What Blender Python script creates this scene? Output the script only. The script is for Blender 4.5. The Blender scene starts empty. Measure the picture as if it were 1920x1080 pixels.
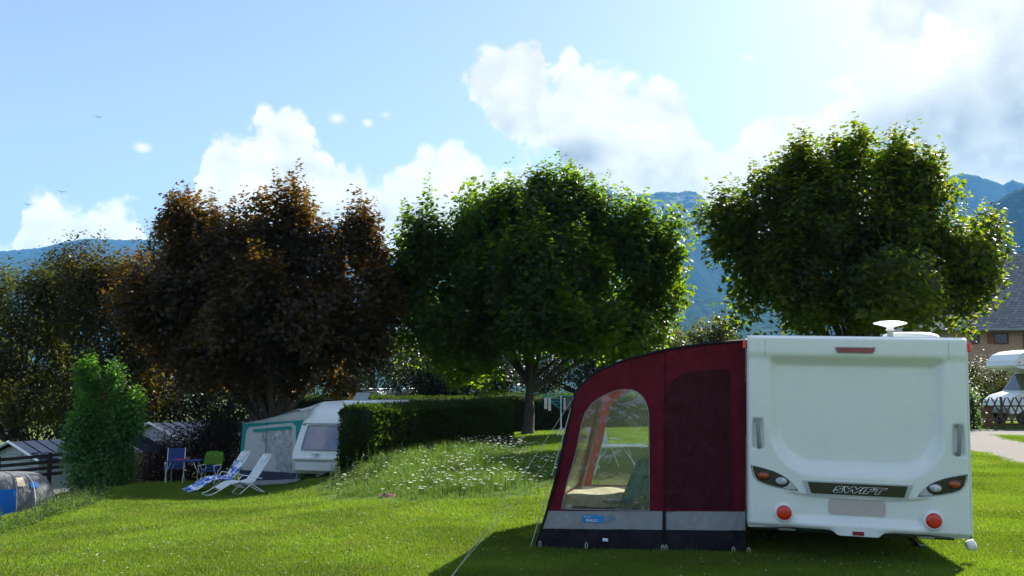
import bpy, math, random
import numpy as np
from mathutils import Vector, Matrix
from mathutils.geometry import delaunay_2d_cdt

SC = bpy.context.scene
COL = SC.collection
R = math.radians
rng = np.random.default_rng(7)
random.seed(7)

# ------------------------------------------------------------------ camera
EYE = 1.92
FPX = 1663.0                                   # focal length in pixels of the 1920 wide photograph
PITCH = math.atan(180.0 / FPX)
cam_d = bpy.data.cameras.new('camera')
cam_d.sensor_width = 36.0
cam_d.lens = 36.0 * FPX / 1920.0
cam_d.clip_start = 0.1
cam_d.clip_end = 40000.0
cam = bpy.data.objects.new('camera', cam_d)
cam.location = (0, 0, EYE)
cam.rotation_euler = (math.pi / 2 + PITCH, 0, 0)
COL.objects.link(cam)
SC.camera = cam

# ------------------------------------------------------------------ light, sky, exposure
SUN_AZ, SUN_EL = R(39), R(35)                  # azimuth clockwise from +Y (view direction)
SC.view_settings.view_transform = 'Standard'
SC.view_settings.look = 'None'
SC.view_settings.exposure = 1.62
SC.view_settings.gamma = 1.0
SC.view_settings.use_curve_mapping = False
SC.cycles.use_denoising = True
SC.cycles.max_bounces = 7
SC.cycles.diffuse_bounces = 3
SC.cycles.glossy_bounces = 3
SC.cycles.transmission_bounces = 4
SC.cycles.transparent_max_bounces = 12
SC.cycles.volume_bounces = 0
SC.cycles.caustics_reflective = False
SC.cycles.caustics_refractive = False

sun_d = bpy.data.lights.new('sun', 'SUN')
sun_d.energy = 5.0
sun_d.angle = R(0.53)
sun_d.color = (1.0, 0.93, 0.82)
sun = bpy.data.objects.new('sun', sun_d)
SUNV = Vector((math.sin(SUN_AZ) * math.cos(SUN_EL), math.cos(SUN_AZ) * math.cos(SUN_EL), math.sin(SUN_EL)))
sun.rotation_euler = (-SUNV).to_track_quat('-Z', 'Y').to_euler()
sun.location = SUNV * 100
COL.objects.link(sun)

def ray(px, py):
    v = -(py - 540) / FPX
    c, s = math.cos(PITCH), math.sin(PITCH)
    return Vector(((px - 960) / FPX, c - s * v, s + c * v))

def U(px, py, Y):
    """world point at distance Y in front of the camera along the sight line of a photo pixel"""
    d = ray(px, py)
    return Vector((0, 0, EYE)) + d * (Y / d.y)

world = bpy.data.worlds.new('World')
SC.world = world
world.use_nodes = True
world.cycles.sampling_method = 'MANUAL'
world.cycles.sample_map_resolution = 512
WN = world.node_tree.nodes
WL = world.node_tree.links
WN.clear()

class NT:
    """small helper to write shader node maths"""
    def __init__(s, tree): s.t = tree
    def n(s, typ, **kw):
        o = s.t.nodes.new(typ)
        for k, v in kw.items(): setattr(o, k, v)
        return o
    def put(s, sock, v):
        if isinstance(v, bpy.types.NodeSocket): s.t.links.new(v, sock)
        elif v is not None: sock.default_value = v
    def m(s, op, a, b=None, c=None, clamp=False):
        o = s.n('ShaderNodeMath', operation=op, use_clamp=clamp)
        for i, v in enumerate((a, b, c)): s.put(o.inputs[i], v)
        return o.outputs[0]
    def vm(s, op, a, b=None, scale=None):
        o = s.n('ShaderNodeVectorMath', operation=op)
        s.put(o.inputs[0], a); s.put(o.inputs[1], b)
        if scale is not None: s.put(o.inputs['Scale'], scale)
        return o.outputs['Value'] if op in ('LENGTH', 'DOT_PRODUCT', 'DISTANCE') else o.outputs[0]
    def sm(s, x, a, b, lo=0.0, hi=1.0):
        o = s.n('ShaderNodeMapRange', interpolation_type='SMOOTHSTEP')
        for i, v in enumerate((x, a, b, lo, hi)): s.put(o.inputs[i], v)
        return o.outputs[0]
    def noise(s, vec, scale, detail=4, rough=0.5, dist=0.0, out=0):
        o = s.n('ShaderNodeTexNoise')
        if vec is not None: s.t.links.new(vec, o.inputs['Vector'])
        s.put(o.inputs['Scale'], scale); s.put(o.inputs['Detail'], detail)
        s.put(o.inputs['Roughness'], rough); s.put(o.inputs['Distortion'], dist)
        return o.outputs[out]
    def mix(s, f, a, b, blend='MIX'):
        o = s.n('ShaderNodeMix', data_type='RGBA', blend_type=blend)
        s.put(o.inputs[0], f); s.put(o.inputs[6], a); s.put(o.inputs[7], b)
        return o.outputs[2]
    def ramp(s, f, stops):
        o = s.n('ShaderNodeValToRGB')
        e = o.color_ramp.elements
        while len(e) < len(stops): e.new(0.5)
        for k, (p, c) in enumerate(stops):
            e[k].position = p
            e[k].color = c if len(c) == 4 else (*c, 1)
        s.t.links.new(f, o.inputs[0])
        return o.outputs[0]
    def curve(s, f, pts):
        o = s.n('ShaderNodeFloatCurve')
        cu = o.mapping.curves[0]
        while len(cu.points) < len(pts): cu.points.new(0.5, 0.5)
        for k, (x, y) in enumerate(pts):
            cu.points[k].location = (x, y)
            cu.points[k].handle_type = 'AUTO_CLAMPED'
        o.mapping.update()
        s.t.links.new(f, o.inputs['Value'])
        return o.outputs[0]

def build_world():
    T = NT(world.node_tree)
    sky = T.n('ShaderNodeTexSky', sky_type='NISHITA')
    sky.sun_disc = False
    sky.sun_elevation = SUN_EL
    sky.sun_rotation = SUN_AZ
    sky.air_density = 1.0
    sky.dust_density = 0.7
    sky.ozone_density = 2.2
    tc = T.n('ShaderNodeTexCoord')
    d = T.vm('NORMALIZE', tc.outputs['Generated'])
    wq = T.vm('SUBTRACT', T.noise(d, 14.0, 6, 0.62, out=1), (0.5, 0.5, 0.5))
    dw = T.vm('ADD', d, T.vm('SCALE', wq, scale=0.055))
    sx = T.n('ShaderNodeSeparateXYZ'); T.t.links.new(dw, sx.inputs[0])
    az = T.m('ARCTAN2', sx.outputs[0], sx.outputs[1])
    el = T.m('ARCSINE', sx.outputs[2])
    AZ0, EL1 = R(40), R(40)
    un = T.m('DIVIDE', T.m('ADD', az, AZ0), 2 * AZ0, clamp=True)
    eln = T.m('DIVIDE', el, EL1)
    def ae(px, py):
        v = ray(px, py).normalized()
        return ((math.atan2(v.x, v.y) + AZ0) / (2 * AZ0), math.asin(v.z) / EL1)
    def cv(pts):
        return T.curve(un, sorted([(min(1, max(0, a)), min(1, max(0, b))) for a, b in (ae(*p) for p in pts)]))
    # upper outlines (and undersides) of the cumulus banks
    topA = cv([(-330, 440), (-250, 400), (-150, 430), (-60, 465), (0, 466), (18, 476), (30, 402), (50, 378), (84, 368), (114, 380), (140, 396), (165, 390),
               (192, 385), (222, 398), (255, 408), (276, 420), (286, 446), (300, 560), (330, 430), (352, 372), (366, 345), (374, 292), (405, 265),
               (430, 255), (446, 270), (472, 262), (492, 228), (535, 214), (562, 230), (600, 264), (614, 288), (660, 314), (692, 322),
               (706, 342), (732, 336), (760, 312), (782, 287), (822, 284), (856, 272), (876, 292), (892, 312), (930, 318), (1000, 322), (1100, 318),
               (1250, 300), (1320, 292), (1385, 245), (1440, 206), (1500, 216), (1540, 176), (1566, 150), (1600, 158), (1640, 140), (1700, 142),
               (1800, 112), (1860, 116), (1925, 60), (2060, 20), (2200, 90)])
    topB = cv([(700, 640), (838, 640), (850, 175), (862, 148), (880, 132), (902, 104), (932, 80), (962, 68), (985, 62), (1002, 76), (1008, 104),
               (1012, 150), (1030, 156), (1062, 130), (1100, 119), (1132, 116), (1170, 132), (1200, 146), (1240, 140), (1270, 154), (1292, 170), (1304, 215), (1330, 270), (1400, 340), (1480, 640)])
    botB = cv([(800, 150), (860, 172), (880, 214), (905, 236), (945, 266), (1000, 284), (1040, 300), (1062, 420), (1120, 640), (1400, 640)])
    topC = cv([(1500, 640), (1592, 640), (1602, 120), (1612, 80), (1632, 20), (1660, -60), (1720, -130), (1900, -160), (2200, -100)])
    botC = cv([(1500, 20), (1600, 108), (1640, 84), (1700, 88), (1770, 52), (1840, 70), (1875, 130), (1925, 200), (2200, 200)])
    def field(p, e):
        w = T.noise(p, 9.0, 3, 0.55, out=1)
        p2 = T.vm('ADD', p, T.vm('SCALE', T.vm('SUBTRACT', w, (0.5, 0.5, 0.5)), scale=0.035))
        nz = T.noise(p2, 15.0, 9, 0.60)
        vo = T.n('ShaderNodeTexVoronoi', feature='SMOOTH_F1')
        T.t.links.new(p2, vo.inputs['Vector'])
        vo.inputs['Scale'].default_value = 34.0
        vo.inputs['Smoothness'].default_value = 0.6
        vo.inputs['Detail'].default_value = 2.0
        vo.inputs['Roughness'].default_value = 0.5
        nn = T.m('ADD', T.m('MULTIPLY', T.m('SUBTRACT', nz, 0.44), 0.13), T.m('MULTIPLY', T.m('SUBTRACT', 0.42, vo.outputs['Distance']), 0.035))
        fa = T.m('SUBTRACT', topA, e)
        fb = T.m('MINIMUM', T.m('SUBTRACT', topB, e), T.m('MULTIPLY', T.m('SUBTRACT', e, botB), 0.8))
        fc = T.m('MINIMUM', T.m('SUBTRACT', topC, e), T.m('MULTIPLY', T.m('SUBTRACT', e, botC), 0.8))
        g = T.noise(p, 3.2, 7, 0.6)
        # the open sky away from the picture carries the same scattered cumulus
        away = T.sm(T.m('ABSOLUTE', az), R(33), R(42))
        hi = T.sm(e, 0.72, 0.9)
        fo = T.m('MULTIPLY', T.m('SUBTRACT', g, 0.56), 0.5)
        fo = T.m('SUBTRACT', fo, T.m('MULTIPLY', T.m('SUBTRACT', 1.0, T.m('MAXIMUM', away, hi)), 0.6))
        # little stray puffs
        pf = None
        for (px, py, rx, ry) in ((268, 277, 30, 15), (630, 222, 30, 24), (690, 230, 20, 13), (724, 216, 18, 13), (1403, 108, 22, 12), (1023, 121, 18, 7), (1575, 88, 24, 20)):
            c = ray(px, py).normalized()
            q = T.vm('MULTIPLY', T.vm('SUBTRACT', p, tuple(c)), (FPX / rx, FPX / rx, FPX / ry))
            f = T.m('MULTIPLY', T.m('SUBTRACT', 0.75, T.vm('LENGTH', q)), 0.03)
            pf = f if pf is None else T.m('MAXIMUM', pf, f)
        base = T.m('MAXIMUM', T.m('MAXIMUM', fa, fb), T.m('MAXIMUM', fc, fo))
        base = T.m('MINIMUM', base, 0.12)
        a = T.m('ADD', T.m('ADD', base, 0.012), nn)
        b = T.m('ADD', pf, T.m('MULTIPLY', nn, 0.35))
        return T.m('MAXIMUM', a, b), nn
    F0, n0 = field(d, eln)
    dens = T.sm(F0, -0.002, 0.022)
    dens = T.m('MULTIPLY', dens, T.sm(el, -0.02, 0.05))
    # relief: cloud matter seen against cloud matter a little nearer the sun
    off = T.vm('ADD', d, tuple(SUNV * 0.02))
    w = T.noise(off, 9.0, 3, 0.55, out=1)
    p2 = T.vm('ADD', off, T.vm('SCALE', T.vm('SUBTRACT', w, (0.5, 0.5, 0.5)), scale=0.035))
    n1 = T.m('MULTIPLY', T.m('SUBTRACT', T.noise(p2, 15.0, 4, 0.5), 0.52), 0.13)
    relief = T.m('MULTIPLY', T.m('SUBTRACT', n0, n1), 9.0)
    grey = None
    for (px, py, rx, ry, wgt) in ((1075, 288, 95, 30, 1.0), (1735, 245, 150, 75, 1.15), (1905, 190, 60, 110, 0.85), (1860, 300, 160, 45, 0.9), (1650, 60, 40, 36, 0.35), (930, 232, 60, 26, 0.5),
                                  (600, 318, 120, 20, 0.45), (720, 400, 160, 24, 0.5), (420, 320, 60, 40, 0.3), (120, 430, 90, 20, 0.15), (1010, 330, 60, 30, 0.6)):
        c = ray(px, py).normalized()
        q = T.vm('MULTIPLY', T.vm('SUBTRACT', d, tuple(c)), (FPX / rx, FPX / rx, FPX / ry))
        l = T.m('ADD', T.vm('LENGTH', q), T.m('MULTIPLY', n0, -6.5))
        f = T.sm(l, 1.25, 0.35, 0.0, wgt)
        grey = f if grey is None else T.m('MAXIMUM', grey, f)
    br = T.m('ADD', 0.97, T.m('MULTIPLY', relief, 0.55))
    deep = T.sm(T.m('SUBTRACT', T.m('MAXIMUM', topA, T.m('MULTIPLY', topB, T.sm(T.m('SUBTRACT', eln, botB), -0.02, 0.02))), eln), 0.05, 0.20)
    br = T.m('SUBTRACT', br, T.m('MULTIPLY', deep, 0.22))
    br = T.m('SUBTRACT', br, T.m('MULTIPLY', grey, 0.31))
    br = T.m('MAXIMUM', br, 0.40)
    ccol = T.mix(T.sm(br, 0.45, 1.0), (1.02, 1.08, 0.94, 1), (1.06, 1.04, 0.93, 1))
    low = T.sm(sx.outputs[2], 0.42, 0.06)
    ccol = T.mix(low, ccol, T.mix(1.0, ccol, (1.54, 1.46, 1.24, 1), 'MULTIPLY'))
    ccol = T.mix(1.0, ccol, T.vm('SCALE', (1.0, 1.0, 1.0), scale=T.m('MULTIPLY', br, CLOUD)), 'MULTIPLY')
    skyc = T.mix(1.0, sky.outputs[0], SKYTINT, 'MULTIPLY')
    skyc = T.mix(T.sm(sx.outputs[2], 0.45, 0.0, 0.14, 0.38), skyc, (5.7, 6.1, 6.5, 1))
    out = T.mix(dens, skyc, ccol)
    bg = T.n('ShaderNodeBackground')
    bg.inputs['Strength'].default_value = 0.063
    T.t.links.new(out, bg.inputs['Color'])
    wo = T.n('ShaderNodeOutputWorld')
    T.t.links.new(bg.outputs[0], wo.inputs[0])

CLOUD = 5.4                                    # cloud radiance on the sky texture's own scale
SKYTINT = (1.02, 0.99, 1.04, 1.0)
build_world()

# ------------------------------------------------------------------ noise in numpy
def _hash(ix, iy, seed):
    h = (ix.astype(np.int64) * 374761393 + iy.astype(np.int64) * 668265263 + seed * 1442695041) & 0x7fffffff
    h = (h ^ (h >> 13)) * 1274126177 & 0x7fffffff
    return ((h ^ (h >> 16)) & 0xffff) / 65535.0
def vnoise(x, y, seed=0):
    ix, iy = np.floor(x), np.floor(y)
    fx, fy = x - ix, y - iy
    fx = fx * fx * (3 - 2 * fx); fy = fy * fy * (3 - 2 * fy)
    a, b = _hash(ix, iy, seed), _hash(ix + 1, iy, seed)
    c, d = _hash(ix, iy + 1, seed), _hash(ix + 1, iy + 1, seed)
    return (a * (1 - fx) + b * fx) * (1 - fy) + (c * (1 - fx) + d * fx) * fy
def fbm(x, y, oct=5, seed=0, gain=0.5):
    x = np.asarray(x, float); y = np.asarray(y, float)
    s = 0; a = 1; t = 0
    for k in range(oct):
        s = s + a * vnoise(x * 2 ** k + 13.7 * k, y * 2 ** k + 7.3 * k, seed + k); t += a; a *= gain
    return s / t - 0.5
def sstep(x, a, b):
    t = np.clip((x - a) / (b - a), 0, 1)
    return t * t * (3 - 2 * t)

# ------------------------------------------------------------------ mesh helpers
def link(o, parent=None):
    COL.objects.link(o)
    if parent is not None: o.parent = parent
    return o
def tag(o, label=None, cat=None, group=None, kind=None):
    if label: o['label'] = label
    if cat: o['category'] = cat
    if group: o['group'] = group
    if kind: o['kind'] = kind
    return o
def empty(name, loc=(0, 0, 0), rz=0.0, label=None, cat=None, group=None):
    o = bpy.data.objects.new(name, None)
    o.location = loc; o.rotation_euler = (0, 0, rz)
    o.empty_display_size = 0.2
    COL.objects.link(o)
    return tag(o, label, cat, group)

class MB:
    """collects shapes into one mesh"""
    def __init__(s): s.v = []; s.f = []
    def add(s, v, f):
        n = len(s.v); s.v += [tuple(p) for p in v]; s.f += [tuple(i + n for i in q) for q in f]; return s
    def box(s, a, b):
        (x0, y0, z0), (x1, y1, z1) = a, b
        v = [(x0, y0, z0), (x1, y0, z0), (x1, y1, z0), (x0, y1, z0), (x0, y0, z1), (x1, y0, z1), (x1, y1, z1), (x0, y1, z1)]
        return s.add(v, [(3, 2, 1, 0), (4, 5, 6, 7), (0, 1, 5, 4), (1, 2, 6, 5), (2, 3, 7, 6), (3, 0, 4, 7)])
    def bbox(s, a, b, c=0.01):
        """box with chamfered edges"""
        a = Vector(a); b = Vector(b)
        c = min(c, 0.45 * min(b - a))
        v = []; idx = {}
        for sx in (0, 1):
            for sy in (0, 1):
                for sz in (0, 1):
                    p = Vector((b.x if sx else a.x, b.y if sy else a.y, b.z if sz else a.z))
                    q = Vector((-c if sx else c, -c if sy else c, -c if sz else c))
                    for ax in range(3):
                        w = p.copy()
                        for k in range(3):
                            if k != ax: w[k] += q[k]
                        idx[(sx, sy, sz, ax)] = len(v); v.append(w)
        f = []
        for ax in range(3):
            o1, o2 = [k for k in range(3) if k != ax]
            for sd in (0, 1):
                q = []
                for (i, j) in ((0, 0), (1, 0), (1, 1), (0, 1)):
                    t = [0, 0, 0]; t[ax] = sd; t[o1] = i; t[o2] = j
                    q.append(idx[(*t, ax)])
                f.append(q)
            for i in (0, 1):
                for j in (0, 1):
                    t = [0, 0, 0]; t[o1] = i; t[o2] = j; u = list(t); u[ax] = 1
                    f.append([idx[(*t, o1)], idx[(*t, o2)], idx[(*u, o2)], idx[(*u, o1)]])
        for sx in (0, 1):
            for sy in (0, 1):
                for sz in (0, 1):
                    f.append([idx[(sx, sy, sz, k)] for k in range(3)])
        return s.add(v, f)
    def tube(s, pts, r, n=8, cap=True):
        P = [Vector(p) for p in pts]
        rs = r if isinstance(r, (list, tuple, np.ndarray)) else [r] * len(P)
        v = []; f = []
        up = Vector((0, 0, 1))
        prev = None
        for k, p in enumerate(P):
            t = (P[min(k + 1, len(P) - 1)] - P[max(k - 1, 0)])
            t = t.normalized() if t.length > 1e-9 else Vector((0, 0, 1))
            a = t.cross(up if abs(t.z) < 0.95 else Vector((1, 0, 0))) if prev is None else (prev - t * prev.dot(t))
            a = a.normalized() if a.length > 1e-6 else t.orthogonal().normalized()
            prev = a
            b = t.cross(a)
            for i in range(n):
                w = 2 * math.pi * i / n
                v.append(p + (a * math.cos(w) + b * math.sin(w)) * rs[k])
        for k in range(len(P) - 1):
            for i in range(n):
                j = (i + 1) % n
                f.append((k * n + i, k * n + j, (k + 1) * n + j, (k + 1) * n + i))
        if cap:
            f.append(tuple(range(n))[::-1]); f.append(tuple((len(P) - 1) * n + i for i in range(n)))
        return s.add(v, f)
    def prism(s, poly, h0, h1, axis=1):
        """extrude a polygon given in the two other axes between h0 and h1 along axis"""
        n = len(poly); v = []
        for h in (h0, h1):
            for (a, b) in poly:
                w = [a, b]; w.insert(axis, h); v.append(w)
        f = [tuple(range(n)), tuple(range(2 * n - 1, n - 1, -1))]
        f += [(i, n + i, n + (i + 1) % n, (i + 1) % n) for i in range(n)]
        return s.add(v, f)
    def lathe(s, prof, n=24, M=None):
        v = []; f = []
        for (r, h) in prof:
            for i in range(n):
                w = 2 * math.pi * i / n
                p = Vector((r * math.cos(w), r * math.sin(w), h))
                v.append(M @ p if M else p)
        for k in range(len(prof) - 1):
            for i in range(n):
                j = (i + 1) % n
                f.append((k * n + i, k * n + j, (k + 1) * n + j, (k + 1) * n + i))
        f.append(tuple(range(n))[::-1]); f.append(tuple((len(prof) - 1) * n + i for i in range(n)))
        return s.add(v, f)
    def ell(s, c, r, n=14, m=8):
        v = []; f = []
        for j in range(m + 1):
            t = math.pi * j / m
            for i in range(n):
                w = 2 * math.pi * i / n
                v.append((c[0] + r[0] * math.sin(t) * math.cos(w), c[1] + r[1] * math.sin(t) * math.sin(w), c[2] + r[2] * math.cos(t)))
        for j in range(m):
            for i in range(n):
                k = (i + 1) % n
                f.append((j * n + i, (j + 1) * n + i, (j + 1) * n + k, j * n + k))
        return s.add(v, f)
    def sheet(s, rows):
        """grid from equally long rows of points"""
        n = len(rows[0])
        v = [p for r in rows for p in r]
        f = [(k * n + i, k * n + i + 1, (k + 1) * n + i + 1, (k + 1) * n + i) for k in range(len(rows) - 1) for i in range(n - 1)]
        return s.add(v, f)
    def build(s, name, mat, parent=None, smooth=False, ang=40):
        me = bpy.data.meshes.new(name)
        me.from_pydata([tuple(p) for p in s.v], [], s.f)
        me.materials.append(mat)
        if smooth:
            me.polygons.foreach_set('use_smooth', [True] * len(me.polygons))
            try: me.set_sharp_from_angle(angle=R(ang))
            except Exception: pass
        me.update()
        o = bpy.data.objects.new(name, me)
        return link(o, parent)

def fast_mesh(name, V, F, mat, parent=None, smooth=False):
    """V (n,3) array, F (m,k) array with equal face sizes"""
    me = bpy.data.meshes.new(name)
    m, k = F.shape
    me.vertices.add(len(V)); me.vertices.foreach_set('co', np.ascontiguousarray(V, np.float32).ravel())
    me.loops.add(m * k); me.loops.foreach_set('vertex_index', np.ascontiguousarray(F, np.int32).ravel())
    me.polygons.add(m)
    me.polygons.foreach_set('loop_start', np.arange(0, m * k, k, dtype=np.int32))
    me.polygons.foreach_set('use_smooth', np.full(m, smooth))
    me.materials.append(mat)
    me.update(calc_edges=True)
    o = bpy.data.objects.new(name, me)
    return link(o, parent)

def copy_tree(o, parent=None):
    c = o.copy(); COL.objects.link(c)
    if parent is not None: c.parent = parent
    for ch in list(o.children): copy_tree(ch, c)
    return c

def text_mesh(name, body, size, mat, parent, M, shear=0.0, sx=1.0, extrude=0.001, outline=0.0, bold=0.0):
    cu = bpy.data.curves.new(name, 'FONT')
    cu.body = body; cu.size = size; cu.align_x = 'CENTER'; cu.align_y = 'CENTER'
    cu.shear = shear
    cu.offset = bold
    if outline:
        cu.fill_mode = 'NONE'; cu.bevel_depth = outline; cu.bevel_resolution = 1
    else:
        cu.extrude = extrude
    t = bpy.data.objects.new(name, cu)
    COL.objects.link(t)
    dg = bpy.context.evaluated_depsgraph_get()
    me = bpy.data.meshes.new_from_object(t.evaluated_get(dg))
    bpy.data.objects.remove(t)
    me.transform(Matrix.Diagonal((sx, 1, 1, 1)))
    me.transform(M)
    me.materials.clear(); me.materials.append(mat)
    o = bpy.data.objects.new(name, me)
    return link(o, parent)

# ------------------------------------------------------------------ materials
def new_mat(name):
    m = bpy.data.materials.new(name); m.use_nodes = True
    m.node_tree.nodes.clear()
    return m, NT(m.node_tree)

def pmat(name, col, rough=0.5, var=0.12, vscale=6.0, bump=0.0, bscale=60.0, metal=0.0, coat=0.0, spec=0.5, emis=None, dirt=0.0, dirtcol=(0.12, 0.10, 0.07), obj=True, trans=0.0, wrinkle=0.0):
    m, T = new_mat(name)
    p = T.n('ShaderNodeBsdfPrincipled')
    tc = T.n('ShaderNodeTexCoord')
    vec = tc.outputs['Object'] if obj else tc.outputs['Generated']
    c = (*col, 1)
    if var:
        nz = T.noise(vec, vscale, 5, 0.6)
        k = T.sm(nz, 0.3, 0.7, 1 - var, 1 + var)
        c = T.mix(1.0, c, T.vm('SCALE', (1, 1, 1), scale=k), 'MULTIPLY')
    if dirt:
        dz = T.noise(vec, 2.3, 8, 0.7)
        c = T.mix(T.sm(dz, 0.5, 0.75, 0.0, dirt), c, (*dirtcol, 1))
    T.put(p.inputs['Base Color'], c)
    rz = T.noise(vec, vscale * 3, 4, 0.6)
    T.put(p.inputs['Roughness'], T.sm(rz, 0.3, 0.7, max(0.02, rough * 0.85), min(1, rough * 1.15)))
    p.inputs['Metallic'].default_value = metal
    p.inputs['Coat Weight'].default_value = coat
    p.inputs['Coat Roughness'].default_value = 0.08
    p.inputs['Specular IOR Level'].default_value = spec
    if bump or wrinkle:
        h = T.m('MULTIPLY', T.noise(vec, bscale, 4, 0.6), 1.0)
        b = T.n('ShaderNodeBump'); b.inputs['Strength'].default_value = bump; b.inputs['Distance'].default_value = 0.01
        T.put(b.inputs['Height'], h)
        nrm = b.outputs[0]
        if wrinkle:
            mp = T.n('ShaderNodeMapping'); T.put(mp.inputs[0], vec); mp.inputs['Scale'].default_value = (1.0, 1.0, 0.45); mp.inputs['Rotation'].default_value = (0, 0.6, 0)
            h2 = T.noise(mp.outputs[0], 5.0, 3, 0.5, 1.2)
            b2 = T.n('ShaderNodeBump'); b2.inputs['Strength'].default_value = wrinkle; b2.inputs['Distance'].default_value = 0.10
            T.put(b2.inputs['Height'], h2); T.t.links.new(nrm, b2.inputs['Normal'])
            nrm = b2.outputs[0]
        T.t.links.new(nrm, p.inputs['Normal'])
    sh = p.outputs[0]
    if trans:
        tr = T.n('ShaderNodeBsdfTranslucent'); T.put(tr.inputs[0], c)
        mx = T.n('ShaderNodeMixShader'); mx.inputs[0].default_value = trans
        T.t.links.new(sh, mx.inputs[1]); T.t.links.new(tr.outputs[0], mx.inputs[2]); sh = mx.outputs[0]
    o = T.n('ShaderNodeOutputMaterial'); T.t.links.new(sh, o.inputs[0])
    return m

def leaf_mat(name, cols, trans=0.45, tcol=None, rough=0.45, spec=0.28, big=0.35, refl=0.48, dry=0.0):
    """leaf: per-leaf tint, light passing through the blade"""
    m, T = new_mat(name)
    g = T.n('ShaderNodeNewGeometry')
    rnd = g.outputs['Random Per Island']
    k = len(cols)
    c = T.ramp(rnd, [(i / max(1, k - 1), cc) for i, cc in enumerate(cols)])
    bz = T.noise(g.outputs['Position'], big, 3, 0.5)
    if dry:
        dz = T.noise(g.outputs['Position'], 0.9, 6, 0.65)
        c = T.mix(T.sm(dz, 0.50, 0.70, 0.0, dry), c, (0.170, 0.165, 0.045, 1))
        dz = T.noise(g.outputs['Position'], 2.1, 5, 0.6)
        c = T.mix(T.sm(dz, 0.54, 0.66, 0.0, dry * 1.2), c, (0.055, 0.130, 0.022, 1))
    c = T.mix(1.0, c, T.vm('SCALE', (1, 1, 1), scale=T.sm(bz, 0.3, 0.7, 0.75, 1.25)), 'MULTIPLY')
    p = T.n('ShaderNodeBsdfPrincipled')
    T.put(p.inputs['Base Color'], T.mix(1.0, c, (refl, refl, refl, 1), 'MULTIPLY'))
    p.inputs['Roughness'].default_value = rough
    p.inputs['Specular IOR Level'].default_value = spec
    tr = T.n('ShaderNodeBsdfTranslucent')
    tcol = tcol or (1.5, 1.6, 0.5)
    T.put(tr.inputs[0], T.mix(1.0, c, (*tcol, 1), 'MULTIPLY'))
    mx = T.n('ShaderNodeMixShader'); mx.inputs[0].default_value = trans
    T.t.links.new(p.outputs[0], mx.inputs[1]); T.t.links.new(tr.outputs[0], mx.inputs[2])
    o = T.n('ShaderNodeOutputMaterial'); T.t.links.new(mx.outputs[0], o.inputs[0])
    return m

def clear_mat(name, tint=(0.9, 0.95, 0.9), gloss=0.07, haze=0.05):
    """thin clear film or pane: see-through with surface reflection and a little milkiness"""
    m, T = new_mat(name)
    tr = T.n('ShaderNodeBsdfTransparent'); tr.inputs[0].default_value = (*tint, 1)
    gl = T.n('ShaderNodeBsdfGlossy'); gl.inputs['Roughness'].default_value = 0.06
    tc = T.n('ShaderNodeTexCoord')
    b = T.n('ShaderNodeBump'); b.inputs['Strength'].default_value = 0.35; b.inputs['Distance'].default_value = 0.03
    T.put(b.inputs['Height'], T.noise(tc.outputs['Object'], 4.0, 3, 0.5, 1.0))
    T.t.links.new(b.outputs[0], gl.inputs['Normal'])
    fr = T.n('ShaderNodeFresnel'); fr.inputs[0].default_value = 1.45
    f = T.m('ADD', T.m('MULTIPLY', fr.outputs[0], 0.8), gloss, clamp=True)
    mx = T.n('ShaderNodeMixShader'); T.put(mx.inputs[0], f)
    T.t.links.new(tr.outputs[0], mx.inputs[1]); T.t.links.new(gl.outputs[0], mx.inputs[2])
    df = T.n('ShaderNodeBsdfDiffuse'); df.inputs[0].default_value = (0.6, 0.62, 0.58, 1)
    m2 = T.n('ShaderNodeMixShader'); m2.inputs[0].default_value = haze
    T.t.links.new(mx.outputs[0], m2.inputs[1]); T.t.links.new(df.outputs[0], m2.inputs[2])
    o = T.n('ShaderNodeOutputMaterial'); T.t.links.new(m2.outputs[0], o.inputs[0])
    return m

M = {}
def gelcoat_mat():
    """white moulded panel: rain streaks, patchy road film, faint waviness"""
    m, T = new_mat('white gelcoat')
    tc = T.n('ShaderNodeTexCoord'); v = tc.outputs['Object']
    mp = T.n('ShaderNodeMapping'); T.t.links.new(v, mp.inputs[0]); mp.inputs['Scale'].default_value = (14, 14, 0.7)
    st = T.noise(mp.outputs[0], 1.6, 5, 0.65); bl = T.noise(v, 1.7, 7, 0.65); fi = T.noise(v, 22, 4, 0.6)
    k = T.m('MULTIPLY', T.sm(st, 0.50, 0.78), T.sm(bl, 0.35, 0.65))
    c = T.mix(T.m('MULTIPLY', k, 0.14), (0.77, 0.80, 0.765, 1), (0.42, 0.43, 0.36, 1))
    c = T.mix(T.sm(bl, 0.45, 0.75, 0.0, 0.10), c, (0.60, 0.64, 0.60, 1))
    c = T.mix(T.sm(fi, 0.68, 0.82, 0.0, 0.08), c, (0.40, 0.38, 0.30, 1))
    p = T.n('ShaderNodeBsdfPrincipled'); T.put(p.inputs['Base Color'], c)
    T.put(p.inputs['Roughness'], T.sm(bl, 0.3, 0.7, 0.18, 0.38))
    p.inputs['Coat Weight'].default_value = 0.35; p.inputs['Coat Roughness'].default_value = 0.10
    b = T.n('ShaderNodeBump'); b.inputs['Strength'].default_value = 0.10; b.inputs['Distance'].default_value = 0.02
    T.put(b.inputs['Height'], T.noise(v, 2.2, 3, 0.5)); T.t.links.new(b.outputs[0], p.inputs['Normal'])
    o = T.n('ShaderNodeOutputMaterial'); T.t.links.new(p.outputs[0], o.inputs[0])
    return m
M['gelcoat'] = gelcoat_mat()
M['sealant'] = pmat('grey sealant', (0.30, 0.31, 0.30), 0.7, var=0.1)
M['white_plastic'] = pmat('white plastic', (0.78, 0.79, 0.78), 0.4, var=0.03)
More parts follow.
